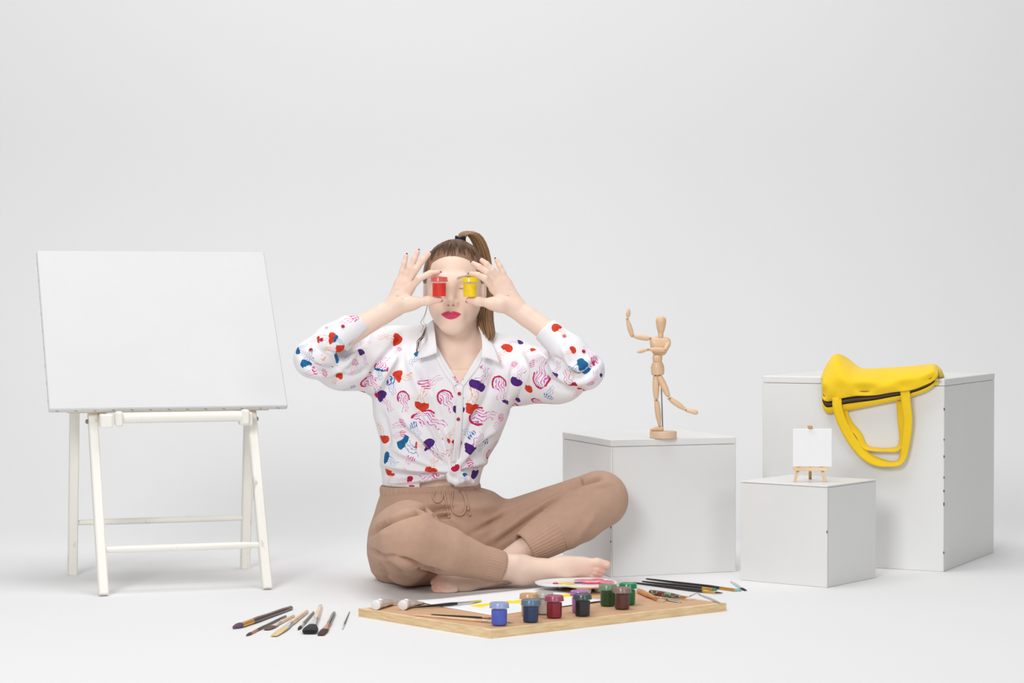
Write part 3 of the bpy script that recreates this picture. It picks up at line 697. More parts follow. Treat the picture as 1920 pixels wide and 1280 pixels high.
rs = random.Random(5)
paths = []
cen = [HL(TIE), W(872, 437, 5.625), W(889, 440, 5.64), W(903, 466, 5.655), W(911, 510, 5.66), W(911, 560, 5.655), W(909, 598, 5.605), W(915, 626, 5.56), W(916, 645, 5.54)]
wid = [.008, .012, .016, .017, .017, .019, .022, .018, .007]
for i in range(150):
    a, rr = rs.uniform(0, 2*math.pi), math.sqrt(rs.uniform(.02, 1)); ln_ = rs.uniform(.86, 1.0); tw = rs.uniform(-.4, .4)
    pts = [c+wid[j]*rr*np.array([math.cos(a+tw*j*.3), math.sin(a+tw*j*.3)*1.0, .25*math.sin(a)]) for j, c in enumerate(cen)]
    P = spline(pts, 22)[:max(8, int(22*ln_))]; paths.append((P, .0022, .0007, rs.random()))
tail_m = hair_m.copy(); tail_m.name = 'ponytail_hair'
for nd in tail_m.node_tree.nodes:
    if nd.type == 'VALTORGB': nd.color_ramp.elements[0].color = srgb(112, 78, 50); nd.color_ramp.elements[1].color = srgb(186, 146, 104)
strands('ponytail', paths, tail_m, pe)
paths = []
for i in range(420):                                   # strands combed from the hairline to the tie
    a = rs.uniform(-2.3, 2.3); d0 = np.array([math.sin(a), -math.cos(a)*1.0, 0]); pts = []; e0 = (36 if abs(a) < .75 else 36-34*min(1, (abs(a)-.75)/.5))+rs.uniform(-1.5, 24)
    for t in np.linspace(0, 1, 9):
        el = math.radians(e0+(90-e0)*t)
        q = np.array([0, .018, .028])+np.array([.0735, .094, .0885])*np.array([math.cos(el)*d0[0], math.cos(el)*d0[1], math.sin(el)])*(1.0+.075*min(1, t*4))
        q = q+(TIE-q)*sstep(.45, 1, t)*1.0; pts.append(HL(q))
    paths.append((pts, .0003, .0009, rs.random()))
strands('combed_strands', paths, hair_m, pe, 4)
paths = []
for i in range(12):                                    # curled lock on the collar and two thin wisps
    o2 = np.array([rs.uniform(-.005, .005), rs.uniform(-.003, .003), rs.uniform(-.003, .003)])
    if i < 9: paths.append((spline([W(799, 612, 5.59), W(796, 622, 5.535)+o2*.5, W(793, 632, 5.505)+o2, W(786, 640, 5.495)+o2*1.2, W(784, 650, 5.492)+o2, W(781, 659, 5.490)+o2*.4], 20), .0009, .0004, rs.random()))
    else: paths.append((spline([W(803, 566, 5.56), W(797, 590, 5.54)+o2*.4, W(791, 604, 5.53)+o2, W(796, 612, 5.52)+o2, W(791, 622, 5.51)+o2], 20), .00035, .0003, rs.random()))
strands('loose_lock', paths, hair_m, pe, 4)
m = MB(); tz = HL(TIE)
for k in range(3): m.tube([tz+np.array([math.cos(a)*.011, math.sin(a)*.011, .004*k-.003+.002*math.sin(2*a+k)]) for a in np.linspace(0, 2*math.pi, 20)], .0032, 8)
m.build('hair_tie', mat('black_elastic', (.012, .012, .014, 1), .8, noise=.2, nscale=200), pe, sharp=None)
# --- trousers
tro_m = mat('taupe_jersey', srgb(194, 160, 139), .9, noise=.05, nscale=60, bump=.25, bscale=900, spec=.2, sheen=.03)
v = Vol(W(675, 1118, 5.12)*[1, 1, 0]+[-.02, -.04, -.004], [W(1200, 870, 5.5)[0]+.02, .34, .30], .0024)
v.loft([st(815, 1092, 5.63, .135, .11), st(818, 1070, 5.63, .163, .135), st(820, 1035, 5.64, .174, .145), st(822, 990, 5.64, .172, .14), st(827, 945, 5.64, .162, .122), st(818, 922, 5.635, .138, .105), st(807, 913, 5.63, .1215, .092), st(806, 908, 5.63, .1205, .091)], .03)
v.cone(W(768, 1022, 5.60), W(762, 1013, 5.40), .098, .086, .032); v.cone(W(762, 1013, 5.40), KN1, .086, .068, .03)
v.chain([KN1, W(835, 1032, 5.315), W(896, 1052, 5.35)], [.067, .057, .043], .008)
v.cone(W(775, 1060, 5.52), W(760, 1062, 5.42), .055, .045, .02)
v.ell(W(905, 955, 5.63), (.058, .07, .05), .012)
v.cone(W(885, 1030, 5.66), KN2, .092, .071, .022)
v.chain([KN2, W(1085, 968, 5.535), W(1037, 997, 5.485)], [.070, .064, .056], .007)
v.d = np.maximum(v.d, (.001-v.ax[2])[None, None, :])
V, Qd = v.mesh(2)
LN = [([(690, 1006), (712, 984), (752, 966), (800, 957), (850, 953)], -.004, 3), ([(690, 1008), (715, 985), (755, 966), (800, 956), (860, 952)], -.010, 5), ([(720, 930), (800, 945), (870, 948), (950, 946)], .006, 14),
      ([(745, 1046), (770, 1054), (795, 1066), (830, 1074)], -.008, 4), ([(700, 1040), (740, 1055), (790, 1080)], .004, 8), ([(725, 1050), (760, 1075)], -.003, 4), ([(710, 1055), (730, 1085)], -.003, 4),
      ([(812, 962), (826, 967), (845, 967)], -.008, 4), ([(800, 958), (850, 975), (880, 1000)], .003, 8),
      ([(880, 1003), (960, 960), (1030, 925), (1090, 895)], -.007, 6), ([(900, 985), (980, 945), (1040, 915)], .005, 8), ([(930, 1020), (990, 975), (1050, 930)], -.007, 5), ([(905, 1020), (960, 985), (1010, 952), (1075, 915)], .005, 7),
      ([(1070, 915), (1092, 905), (1135, 893)], -.006, 4), ([(1080, 920), (1110, 912), (1150, 905)], .004, 5), ([(1060, 918), (1080, 903), (1092, 898)], -.005, 3.5), ([(1012, 958), (1037, 985), (1062, 1035)], -.003, 3),
      ([(720, 990), (716, 1020), (722, 1050)], .004, 10), ([(800, 1000), (840, 1030), (880, 1060)], .003, 12), ([(1120, 960), (1090, 1000), (1066, 1030)], .003, 8), ([(692, 1030), (720, 1040), (745, 1045)], -.004, 4)]
V = folds(V, Qd, [(p, a*(2.6 if w_ <= 4.5 else 1.3), w_) for p, a, w_ in LN]); V = relax(V, Qd, .4)
tro = obj('trousers', V, Qd, tro_m, pe)
bt = BVHTree.FromPolygons([Vector(p) for p in V], [tuple(int(i) for i in q) for q in Qd])
def hit(bv, px, py, off=0.0, fallback=5.5):
    r = Vector(ray(px, py)).normalized(); h = bv.ray_cast(Vector((0, -CAMD, CAMH)), r)
    if h[0] is None: return W(px, py, fallback), np.array([0, -1., 0])
    return np.array(h[0])+np.array(h[1])*off, np.array(h[1])
# ribbed cuffs
rib_m = mat('ribbed_jersey', srgb(191, 157, 136), .9, noise=.05, nscale=60, spec=.2, sheen=.15)
def cuff(a, b, ra, rb, n=144):
    P = spline([a, a+(b-a)*.5, b], 14); t = nrm(b-a); u = nrm(np.cross(t, (0, 0, 1))); w2 = np.cross(t, u); Vc = []; k = len(P)
    prof = [(P[i], (ra+(rb-ra)*i/(k-1))*(1+.03*math.sin(math.pi*i/(k-1)))) for i in range(k)]
    prof += [(P[-1]+t*.001, rb-.003), (P[-1]-t*.012, rb-.004)]
    for p, r in prof:
        for j in range(n):
            an_ = 2*math.pi*j/n; r2 = r+.0006*(1 if j % 4 < 2 else -1); Vc.append(p+r2*(math.cos(an_)*u+math.sin(an_)*w2))
    Fc = [(i*n+j, i*n+(j+1) % n, (i+1)*n+(j+1) % n, (i+1)*n+j) for i in range(len(prof)-1) for j in range(n)]
    o = obj('ribbed_cuff', Vc, Fc, rib_m, tro); return o
cuff(W(893, 1051, 5.348), W(939, 1063, 5.37), .0405, .0385)
cuff(W(1036, 997.5, 5.482), W(984, 1028, 5.452), .0555, .0405)
# gathered waistband
m = MB(); ring = []; cw = np.array(st(806.5, 915, 5.63, 0, 0)[:3])
n = 220
for lay, (dz, gr) in enumerate([(-.0135, .0), (-.010, .0028), (-.004, .0040), (.003, .0040), (.0075, .0026), (.0095, .0)]):
    ring.append([cw+np.array([(.1225+gr+.0010*math.sin(a*46+lay*.5)*(gr > 0))*math.cos(a), (.0945+gr+.0010*math.sin(a*46+lay*.5)*(gr > 0))*math.sin(a), dz*1.15+.004*math.cos(a)+.0008*math.sin(3*a)]) for a in np.linspace(0, 2*math.pi, n)])
m.grid(np.array(ring)[::-1]); m.build('waistband', tro_m, tro, sharp=None)
# drawstring
def cordpx(pts, r=.0026, name='drawstring', off=.0026):
    P = np.array([hit(bt, x, y, off, 5.53)[0] for x, y in spline(np.array(pts, float), 44)])
    for _ in range(4): P[1:-1] = (P[:-2]+2*P[1:-1]+P[2:])/4
    m = MB(); m.tube(P, r, 8); return m.build(name, tro_m, tro, sharp=None)
cordpx([(826, 912), (817, 920), (812, 930), (815, 940), (823, 942), (829, 935), (830, 922), (827, 911)])
cordpx([(829, 911), (834, 930), (838, 950), (843, 970)])
cordpx([(849, 911), (848, 930), (846, 948), (851, 961), (861, 966), (870, 961), (873, 945), (869, 928), (857, 914)])
cordpx([(858, 913), (868, 924), (875, 940), (878, 955)])
for x, y in ((877, 954), (880, 964), (843, 971)):
    p, _n = hit(bt, x, y, .003, 5.53); m = MB(); m.lathe([(.0036*math.sin(a)+1e-4, -.0042*math.cos(a)) for a in np.linspace(0, math.pi, 8)], p, n=10); m.build('cord_knot', tro_m, tro)

# --- shirt
v = Vol([W(540, 700, 5.4)[0]-.03, -.21, W(800, 915, 5.55)[2]-.01], [W(1140, 700, 5.4)[0]+.04, .25, W(800, 592, 5.5)[2]], .0022)
v.loft([st(808, 908, 5.628, .1215, .093), st(809, 890, 5.626, .125, .095), st(811, 868, 5.622, .131, .099), st(824, 828, 5.615, .148, .106), st(827, 778, 5.607, .170, .112), st(831, 738, 5.60, .178, .116), st(842, 700, 5.60, .165, .108), st(850, 668, 5.60, .15, .090), st(852, 645, 5.60, .125, .075)], .03, p=2.2)
v.cone(W(822, 632, 5.615), W(742, 648, 5.61), .036, .046, .03); v.cone(W(886, 636, 5.615), W(952, 668, 5.61), .036, .05, .03)
v.cone(W(742, 655, 5.60), L_SH, .05, .068, .03); v.cone(L_SH, W(640, 683, 5.48), .070, .055, .03); v.cone(W(640, 683, 5.48), L_EL, .055, .046, .03)
v.cone(W(955, 678, 5.60), R_SH, .05, .070, .03); v.cone(R_SH, W(1045, 705, 5.48), .070, .058, .03); v.cone(W(1045, 705, 5.48), R_EL, .057, .046, .03)
v.cone(W(700, 695, 5.56), W(640, 690, 5.47), .05, .04, .03); v.cone(W(980, 715, 5.56), W(1055, 715, 5.46), .055, .042, .03)
kd = v.d; v.d = np.full_like(kd, .2)
for e_, c_, m_ in ((L_EL, L_CF, W(622, 640, 5.408)), (R_EL, R_CF, W(1068, 660, 5.402))):
    v.chain([e_, m_, c_], [.046, .0385, .0320], .02)
hh = np.maximum(.012-np.abs(v.d-kd), 0)/.012; v.d = np.minimum(v.d, kd)-hh*hh*.012*.25
# cut the cuffs off square and hollow them
for e_, c_ in ((L_EL, L_CF), (R_EL, R_CF)):
    t = nrm(c_-e_); R_ = v.reg(c_-.08, c_+.08); sl, X, Y, Zz = R_
    pl = (X-c_[0])*t[0]+(Y-c_[1])*t[1]+(Zz-c_[2])*t[2]
    near = np.sqrt((X-c_[0])**2+(Y-c_[1])**2+(Zz-c_[2])**2)
    v.d[sl] = np.where(near < .062, np.maximum(v.d[sl], pl), v.d[sl])
    v.cone(c_-t*.028, c_+t*.05, .0265, .0275, .001, sub=True)
# open neck: V at the front and a round hole for the neck
ap = W(862, 720, 5.49); la, rb_ = W(808, 634, 5.49), W(911, 640, 5.49)
def pln(a, b, inside):
    n_ = np.array([-(b-a)[2], 0, (b-a)[0]]); n_ = nrm(n_); return n_ if np.dot(inside-a, n_) < 0 else -n_
ins = W(860, 650, 5.49); n1, n2 = pln(ap, la, ins), pln(ap, rb_, ins)
R_ = v.reg([ap[0]-.15, -.25, ap[2]-.02], [ap[0]+.15, .12, ap[2]+.2]); sl, X, Y, Zz = R_
wd = np.maximum(np.maximum((X-ap[0])*n1[0]+(Zz-ap[2])*n1[2], (X-ap[0])*n2[0]+(Zz-ap[2])*n2[2]), Y-(5.60-CAMD))
v.put(sl, wd, .003, sub=True)
nk = HL(np.array([0, .035, -.15])); v.cone(nk-[0, 0, .03], nk+[0, 0, .2], .0585, .0585, .004, sub=True)
# hem lifts over the midriff beside the knot
hm = W(822, 905, 5.53)
for q in (-.034, -.02, -.004, .012, .026): v.cone(hm+[q, -.08, -.004], hm+[q, .035, -.004], .0125, .0125, .004, sub=True)
V, Qd = v.mesh(2)
SL = []
kx, ky = 853, 884
for (x, y, a, wd_) in ((715, 868, .004, 7), (722, 890, -.004, 5), (725, 905, .003, 5), (735, 838, .004, 8), (755, 800, -.004, 7), (745, 770, .0035, 8), (790, 770, .004, 8), (770, 745, -.003, 6), (812, 780, -.003, 6), (835, 800, .003, 6), (905, 800, .004, 8), (925, 815, -.004, 6), (940, 790, .0035, 8), (900, 760, -.003, 7), (915, 862, .004, 7), (895, 880, -.003, 5)):
    SL.append(([(x, y), ((x+kx)/2, (y+ky)/2+6*math.copysign(1, kx-x)*.6), (kx, ky)], a, wd_))
SL += [([(690, 725), (705, 690), (735, 650), (755, 622)], -.004, 5), ([(700, 735), (720, 700), (745, 665)], .004, 7), ([(960, 770), (975, 730), (985, 690), (975, 655)], -.004, 5), ([(950, 760), (962, 720), (965, 690)], .004, 7),
       ([(560, 660), (600, 690), (650, 690)], -.005, 6), ([(565, 690), (610, 700), (640, 690), (670, 655)], .004, 7), ([(595, 650), (640, 668), (668, 640)], -.004, 5), ([(620, 700), (660, 705), (690, 690)], -.003, 5), ([(640, 672), (668, 650), (694, 622)], -.006, 5),
       ([(1125, 670), (1090, 700), (1050, 690)], -.005, 6), ([(1120, 705), (1080, 715), (1045, 700), (1030, 670)], .004, 7), ([(1100, 730), (1060, 730), (1010, 700)], -.004, 6), ([(1055, 650), (1070, 685), (1095, 695)], .003, 6), ([(1035, 668), (1060, 690), (1075, 720)], -.005, 5), ([(1000, 640), (1030, 672)], -.005, 4),
       ([(760, 640), (775, 700), (800, 760)], .003, 9), ([(790, 690), (810, 740), (830, 800)], -.0025, 7), ([(930, 690), (915, 740), (895, 790)], -.0025, 7), ([(910, 680), (890, 740), (875, 790)], .0025, 8), ([(715, 770), (725, 810), (728, 840)], -.003, 6)]
V = folds(V, Qd, [(p, a*3.2, w_) for p, a, w_ in SL]); V = relax(V, Qd, .35)
shirt_m = mat('printed_cotton', (.84, .83, .86, 1), .8, spec=.25, bump=.08, bscale=500)
shirt = obj('shirt', V, Qd, shirt_m, pe)
bs = BVHTree.FromPolygons([Vector(p) for p in V], [tuple(int(i) for i in q) for q in Qd])
# print: jellyfish motifs (pixel, heading of the bell in degrees, length px, style, colour)
OR, RD, PU, TE, BL_, PK, RG = 0, 1, 2, 3, 4, 5, 6
J = [(612, 634, 0, 34, OR), (733, 633, 0, 38, OR), (745, 657, 40, 16, PK), (780, 672, 60, 30, TE), (717, 684, 250, 36, RG), (664, 688, 80, 28, PK), (712, 700, 80, 34, TE), (632, 711, 60, 24, OR), (583, 700, 30, 30, PK), (577, 673, 250, 30, TE), (563, 652, 200, 24, TE), (588, 624, 20, 26, PU), (634, 638, 150, 22, TE), (592, 638, 10, 22, OR), (625, 657, 350, 34, OR), (637, 672, 200, 30, TE), (602, 697, 10, 26, PK), (655, 728, 20, 22, BL_), (682, 668, 120, 28, PU), (697, 717, 120, 40, RG), (722, 752, 140, 40, PU), (757, 706, 170, 36, OR), (735, 725, 110, 34, BL_),
     (808, 716, 200, 34, PK), (790, 750, 260, 42, OR), (757, 752, 100, 34, RG), (838, 752, 120, 40, RG), (862, 757, 260, 34, PU), (887, 752, 260, 44, OR), (905, 712, 230, 42, PU), (937, 726, 100, 38, RG), (948, 746, 250, 32, PU), (906, 780, 180, 48, RG), (808, 788, 160, 44, RG), (749, 795, 30, 30, PK), (716, 812, 270, 36, OR), (748, 815, 20, 26, PK), (780, 804, 120, 26, BL_), (876, 812, 330, 34, BL_), (842, 818, 220, 28, OR), (893, 833, 240, 40, PU), (922, 843, 250, 34, RG), (766, 835, 150, 44, TE), (785, 835, 180, 24, OR), (813, 842, 140, 40, PU), (852, 838, 60, 34, RD), (731, 862, 150, 34, TE), (768, 862, 60, 28, PK), (812, 872, 250, 34, OR), (806, 888, 20, 34, PK), (731, 895, 90, 28, OR), (760, 899, 0, 26, RD), (893, 878, 260, 30, PU), (873, 872, 30, 30, PK), (905, 833, 60, 26, BL_), (935, 790, 40, 30, PK), (857, 722, 80, 34, PK),
     (944, 660, 60, 36, OR), (968, 641, 20, 24, PU), (991, 657, 20, 26, OR), (1005, 676, 180, 30, PK), (1015, 700, 260, 50, RG), (973, 706, 240, 34, PU), (989, 718, 260, 32, OR), (960, 690, 80, 26, PK), (1042, 696, 250, 26, PU), (1078, 690, 20, 44, TE), (1067, 715, 300, 40, RD), (1030, 738, 240, 30, BL_), (1017, 755, 230, 40, RG), (1085, 732, 90, 28, OR), (1115, 712, 240, 30, PK), (1108, 665, 300, 34, PK), (1052, 620, 120, 34, OR), (1068, 659, 30, 22, OR), (1128, 698, 250, 16, PU), (655, 598, 40, 34, PK), (616, 612, 220, 14, BL_), (675, 640, 60, 26, PK), (700, 740, 20, 22, RD), (963, 757, 60, 30, RD)]
rj = random.Random(11); mot = []
for x, y, hd_, ln_, cl in J:
    p, n_ = hit(bs, x, y)
    if abs(p[1]) < .4: mot.append((p, n_, hd_, ln_*.00130*.68, cl))
C = V[Qd].mean(1); FN = np.cross(V[Qd[:, 2]]-V[Qd[:, 0]], V[Qd[:, 3]]-V[Qd[:, 1]]); FN /= np.linalg.norm(FN, axis=1)[:, None]+1e-12
tries = 0
while tries < 900 and len(mot) < 190:         # the print goes on round the sides and back
    tries += 1; i = rj.randrange(len(C)); p, n_ = C[i], FN[i]
    if n_[1] < .05 and not (n_[1] < .25 and False): continue
    if min(np.linalg.norm(p-q[0]) for q in mot) < .042: continue
    mot.append((p, n_, rj.uniform(0, 360), rj.uniform(.016, .028), rj.randrange(7)))
CA = {OR: ((226, 66, 40), (240, 150, 110), 0), RD: ((200, 24, 70), (220, 70, 120), 0), PU: ((84, 40, 130), (190, 90, 170), 0), TE: ((30, 110, 165), (70, 130, 190), 0), BL_: ((60, 100, 180), (90, 140, 205), 2), PK: ((214, 60, 140), (225, 120, 180), 2), RG: ((196, 36, 84), (214, 90, 176), 1)}
nf = len(Qd); uvw = np.full((nf, 4, 3), 9.0); ca = np.ones((nf, 4, 4)); cb = np.ones((nf, 4, 4)); bestd = np.full(nf, 1e9)
for k, (p, n_, hd_, sz, cl) in enumerate(mot):
    dd = np.linalg.norm(C-p, axis=1); sel = np.nonzero((dd < sz*1.35) & (FN@n_ > .2) & (dd/sz < bestd))[0]; bestd[sel] = dd[sel]/sz
    a = math.radians(hd_); up_ = np.array([math.cos(a), 0, math.sin(a)]); up_ = nrm(up_-np.dot(up_, n_)*n_); sd = np.cross(n_, up_)
    q = V[Qd[sel]]-p; uvw[sel, :, 0] = q@sd/sz; uvw[sel, :, 1] = q@up_/sz; uvw[sel, :, 2] = CA[cl][2]+.1*(k % 7)/7.
    ca[sel, :, :3] = srgb(*CA[cl][0])[:3]; cb[sel, :, :3] = srgb(*CA[cl][1])[:3]
def corner(o, name, typ, key, A_): a = o.data.attributes.new(name, typ, 'CORNER'); a.data.foreach_set(key, np.asarray(A_, np.float32).ravel())
corner(shirt, 'motif', 'FLOAT_VECTOR', 'vector', uvw); corner(shirt, 'ink_a', 'FLOAT_COLOR', 'color', ca); corner(shirt, 'ink_b', 'FLOAT_COLOR', 'color', cb)
g = NG(shirt_m); nt = shirt_m.node_tree; sx = nt.nodes.new('ShaderNodeSeparateXYZ'); nt.links.new(g.attr('motif').outputs['Vector'], sx.inputs[0])
u, w_, ty = sx.outputs; IA, IB = g.attr('ink_a').outputs['Color'], g.attr('ink_b').outputs['Color']
nz = nt.nodes.new('ShaderNodeTexNoise'); nz.inputs['Scale'].default_value = 3.2; nz.inputs['Detail'].default_value = 3; nt.links.new(g.attr('motif').outputs['Vector'], nz.inputs['Vector']); NF = nz.outputs['Fac']
def rad(cx, cy, rx, ry): return g.m('SQRT', g.m('ADD', g.m('POWER', g.m('DIVIDE', g.m('SUBTRACT', u, cx), rx), 2.), g.m('POWER', g.m('DIVIDE', g.m('SUBTRACT', w_, cy), ry), 2.)))
def lt_(a, b): return g.m('LESS_THAN', a, b)
uw = g.m('ADD', u, g.m('MULTIPLY', g.m('SINE', g.m('MULTIPLY_ADD', w_, 6.5, g.m('MULTIPLY', ty, 40.))), .09))
uw = g.m('ADD', uw, g.m('MULTIPLY', g.m('SUBTRACT', NF, .5), .5))
lines = lt_(g.m('ABSOLUTE', g.m('SINE', g.m('MULTIPLY', uw, 15.))), .36)
zone = g.m('MULTIPLY', lt_(w_, .45), g.m('MULTIPLY', g.m('GREATER_THAN', w_, g.m('MULTIPLY_ADD', NF, .5, -1.15)), lt_(g.m('ABSOLUTE', uw), g.m('MULTIPLY_ADD', w_, .10, .36))))
strand = g.m('MULTIPLY', lines, zone)
bellr = rad(0., .42, .50, .44)
bell = g.m('MULTIPLY', lt_(bellr, 1.), g.m('GREATER_THAN', w_, g.m('MULTIPLY_ADD', g.m('COSINE', g.m('MULTIPLY', u, 16.)), .03, .20)))
t0 = g.m('MULTIPLY', lt_(ty, .5), 1.); t1 = g.m('MULTIPLY', g.m('GREATER_THAN', ty, .5), lt_(ty, 1.5)); t2 = g.m('GREATER_THAN', ty, 1.5)
near_ = lt_(g.m('ABSOLUTE', w_), 3.)
ring_r = rad(0., .25, .56, .62); ring_ = g.m('MULTIPLY', lt_(g.m('ABSOLUTE', g.m('SUBTRACT', ring_r, g.m('MULTIPLY_ADD', NF, .3, .76))), .10), g.m('GREATER_THAN', w_, .02))
inner = g.m('MULTIPLY', lt_(ring_r, .8), lt_(g.m('ABSOLUTE', g.m('SINE', g.m('MULTIPLY', uw, 17.))), .5))
wisp = g.m('MULTIPLY', bell, lt_(g.m('ABSOLUTE', g.m('SINE', g.m('MULTIPLY', g.m('ADD', uw, g.m('MULTIPLY', w_, .6)), 13.))), .62))
A_ink = g.m('MAXIMUM', g.m('MULTIPLY', t0, bell), g.m('MAXIMUM', g.m('MULTIPLY', t1, ring_), g.m('MULTIPLY', t2, wisp)))
A_ink = g.m('MULTIPLY', A_ink, near_); B_ink = g.m('MULTIPLY', g.m('MULTIPLY', strand, near_), .85)
dark = g.mix(g.m('MULTIPLY', g.m('MULTIPLY_ADD', NF, 1.4, -.45), .8), IA, (0, 0, 0, 1))
col = g.mix(B_ink, (.84, .83, .86, 1), IB); col = g.mix(g.m('MULTIPLY', g.m('MULTIPLY', t1, inner), near_), col, g.mix(lt_(NF, .44), IB, (.10, .30, .58, 1))); col = g.mix(A_ink, col, g.mix(t0, IA, dark))
nt.links.new(col, nt.nodes['Principled BSDF'].inputs['Base Color'])
plain_m = mat('white_cotton', (.84, .83, .86, 1), .8, spec=.25, noise=.02, nscale=40, bump=.08, bscale=500)
# collar leaves, front bands, buttons, knot
def patch(name, rows, th=.0022, n=14, parent=None, mt=None):
    G = [spline(r, n) for r in rows]; G = np.array([[G[i][j] for i in range(len(G))] for j in range(n)]); G = np.array([spline(r, 10) for r in G]); m = MB(); m.grid(G, th); return m.build(name, mt or plain_m, parent or shirt, sharp=None)
patch('collar_leaf', [[W(812, 600, 5.575), W(815, 622, 5.535), W(818, 645, 5.503), W(820, 661, 5.490)], [W(801, 609, 5.585), W(802, 634, 5.535), W(803, 655, 5.500), W(804, 667, 5.487)], [W(795, 618, 5.60), W(790, 640, 5.55), W(785, 660, 5.51), W(781, 673, 5.492)]])
patch('collar_leaf', [[W(897, 612, 5.575), W(903, 632, 5.535), W(904, 652, 5.503), W(902, 672, 5.488)], [W(905, 615, 5.585), W(913, 636, 5.540), W(916, 656, 5.505), W(917, 672, 5.488)], [W(911, 622, 5.60), W(922, 642, 5.55), W(931, 662, 5.51), W(938, 682, 5.490)]])
nb = HL(np.array([0, .035, -.14]))                     # collar stand round the back of the neck
m = MB(); m.grid(np.array([[nb+np.array([.060*math.cos(a), .060*math.sin(a), z_-.012*math.sin(a)*-1]) for z_ in np.linspace(-.035, .028, 6)] for a in np.linspace(-.45, math.pi+.45, 40)]), .002); m.build('collar_stand', plain_m, shirt, sharp=None)
def on_shirt(pts, off): return [hit(bs, x, y, off)[0] for x, y in pts]
def band(pts, wpx, name, off=.0016):
    C_ = spline(np.array(pts, float), 26); G = []
    for i, c in enumerate(C_):
        t = C_[min(i+1, 25)]-C_[max(i-1, 0)]; s_ = np.array([-t[1], t[0]])/np.hypot(*t); G.append([hit(bs, *(c+s_*q*wpx), off)[0] for q in (-1, -.5, 0, .5, 1)])
    G = np.array(G)
    for _ in range(3): G[1:-1] = (G[:-2]+2*G[1:-1]+G[2:])/4
    m = MB(); m.grid(G, .0014); m.build(name, plain_m, shirt, sharp=None)
band([(815, 652), (824, 676), (838, 700), (855, 722)], 4, 'neck_band'); band([(905, 655), (895, 684), (880, 704), (866, 722)], 4, 'neck_band')
band([(862, 722), (861, 780), (857, 830), (853, 866)], 6.5, 'placket')
btn_m = mat('crimson_button', srgb(176, 22, 62), .25, coat=.5, noise=.1)
for x, y in ((859, 785), (861, 738), (643, 612), (603, 637), (583, 656), (1058, 630), (1094, 659), (1112, 679)):
    p, n_ = hit(bs, x, y, .0026 if x in (859, 861) else .0003); m = MB(); m.lathe([(.0042, 0), (.0046, .0008), (.0044, .0018), (.0030, .0020), (.0026, .0014), (.0003, .0014)], p, n_, 18); m.build('button', btn_m, shirt)
v = Vol(W(795, 920, 5.42), W(900, 838, 5.64), .0018); K = lambda x, y, d_=0.0: hit(bs, kx, ky)[0]*0+W(x, y, hit(bs, kx, ky)[0][1]+CAMD+d_)
v.chain([K(840, 852, .016), K(845, 866, .002), K(853, 880, -.008), K(862, 894, -.008)], [.006, .010, .0130, .0100], .006)
v.chain([K(866, 850, .016), K(862, 866, .000), K(851, 882, -.012), K(842, 893, -.004)], [.006, .009, .0095, .0070], .004)
v.chain([K(840, 888, -.006), K(844, 899, -.010), K(855, 904, -.012), K(866, 900, -.010), K(871, 889, -.006)], [.006, .0075, .0085, .0075, .006], .004)
v.chain([K(866, 892, -.004), K(876, 897, .002), K(886, 903, .010)], [.009, .008, .006], .005)
v.chain([K(843, 880, .0), K(828, 886, .006), K(812, 889, .014)], [.008, .007, .004], .006)
Vk, Qk = v.mesh(1); ko = obj('knot', Vk, Qk, shirt_m, shirt)
Ck = Vk[Qk].mean(1); uk = np.full((len(Qk), 4, 3), 9.0); c1 = np.ones((len(Qk), 4, 4)); c2 = np.ones((len(Qk), 4, 4))
for (x, y, hd_, sz, cl) in ((850, 870, 300, .022, RD), (868, 894, 40, .014, TE), (884, 900, 30, .014, PK)):
    p = K(x, y, -.015); sel = np.nonzero(np.linalg.norm(Ck-p, axis=1) < sz*1.3)[0]; a = math.radians(hd_); q = Vk[Qk[sel]]-p
    uk[sel, :, 0] = q@np.array([-math.sin(a), 0, math.cos(a)])/sz; uk[sel, :, 1] = q@np.array([math.cos(a), 0, math.sin(a)])/sz; uk[sel, :, 2] = .05; c1[sel, :, :3] = srgb(*CA[cl][0])[:3]; c2[sel, :, :3] = srgb(*CA[cl][1])[:3]
corner(ko, 'motif', 'FLOAT_VECTOR', 'vector', uk); corner(ko, 'ink_a', 'FLOAT_COLOR', 'color', c1); corner(ko, 'ink_b', 'FLOAT_COLOR', 'color', c2)
# ---------------------------------------------------------------- paint jars
def jar_mats(name, paint, lid, lid_alpha):
    return (mat(name+'_paint', srgb(*paint), .35, noise=.25, nscale=70, nlo=.25, nhi=.55), mat(name+'_cup', srgb(*[int(c*.45+140) for c in paint]), .12, alpha=.04, coat=.3, noise=.02), mat(name+'_lid', srgb(*lid), .25, alpha=lid_alpha, coat=.4, noise=.08, nscale=60))
def jar(base, label, paint, lid, lid_alpha=.8, fill=.033, group='small paint jars'):
    mp_, mc_, ml_ = jar_mats('jar', paint, lid, lid_alpha)
    j = thing('paint_jar', label, 'jar', base, group); n = 16
    m = MB(); m.lathe([(.0150, .0016), (.0162, .0030), (.0166, fill), (.0150, fill+.0005), (.0004, fill-.0004)], base, n=n); m.build('paint', mp_, j, sharp=25)
    m = MB(); m.lathe([(.0158, 0), (.0172, .0012), (.0177, .004), (.0180, .0385), (.0168, .0385), (.0168, .030)], base, n=n); m.build('cup', mc_, j, sharp=15)
    m = MB(); m.lathe([(.0186, .0370), (.0206, .0372), (.0208, .0386), (.0204, .0395), (.0202, .0465), (.0192, .0482), (.0172, .0484), (.0165, .0474), (.0004, .0474)], base, n=28); lo_ = m.build('lid', ml_, j)
    m = MB(); m.tube([np.array(base)+[.0207*math.cos(a), .0207*math.sin(a), .0379] for a in np.linspace(0, 2*math.pi, 29)], .0007, 6, caps=False); m.build('rim', ml_, lo_, sharp=None)
    return j
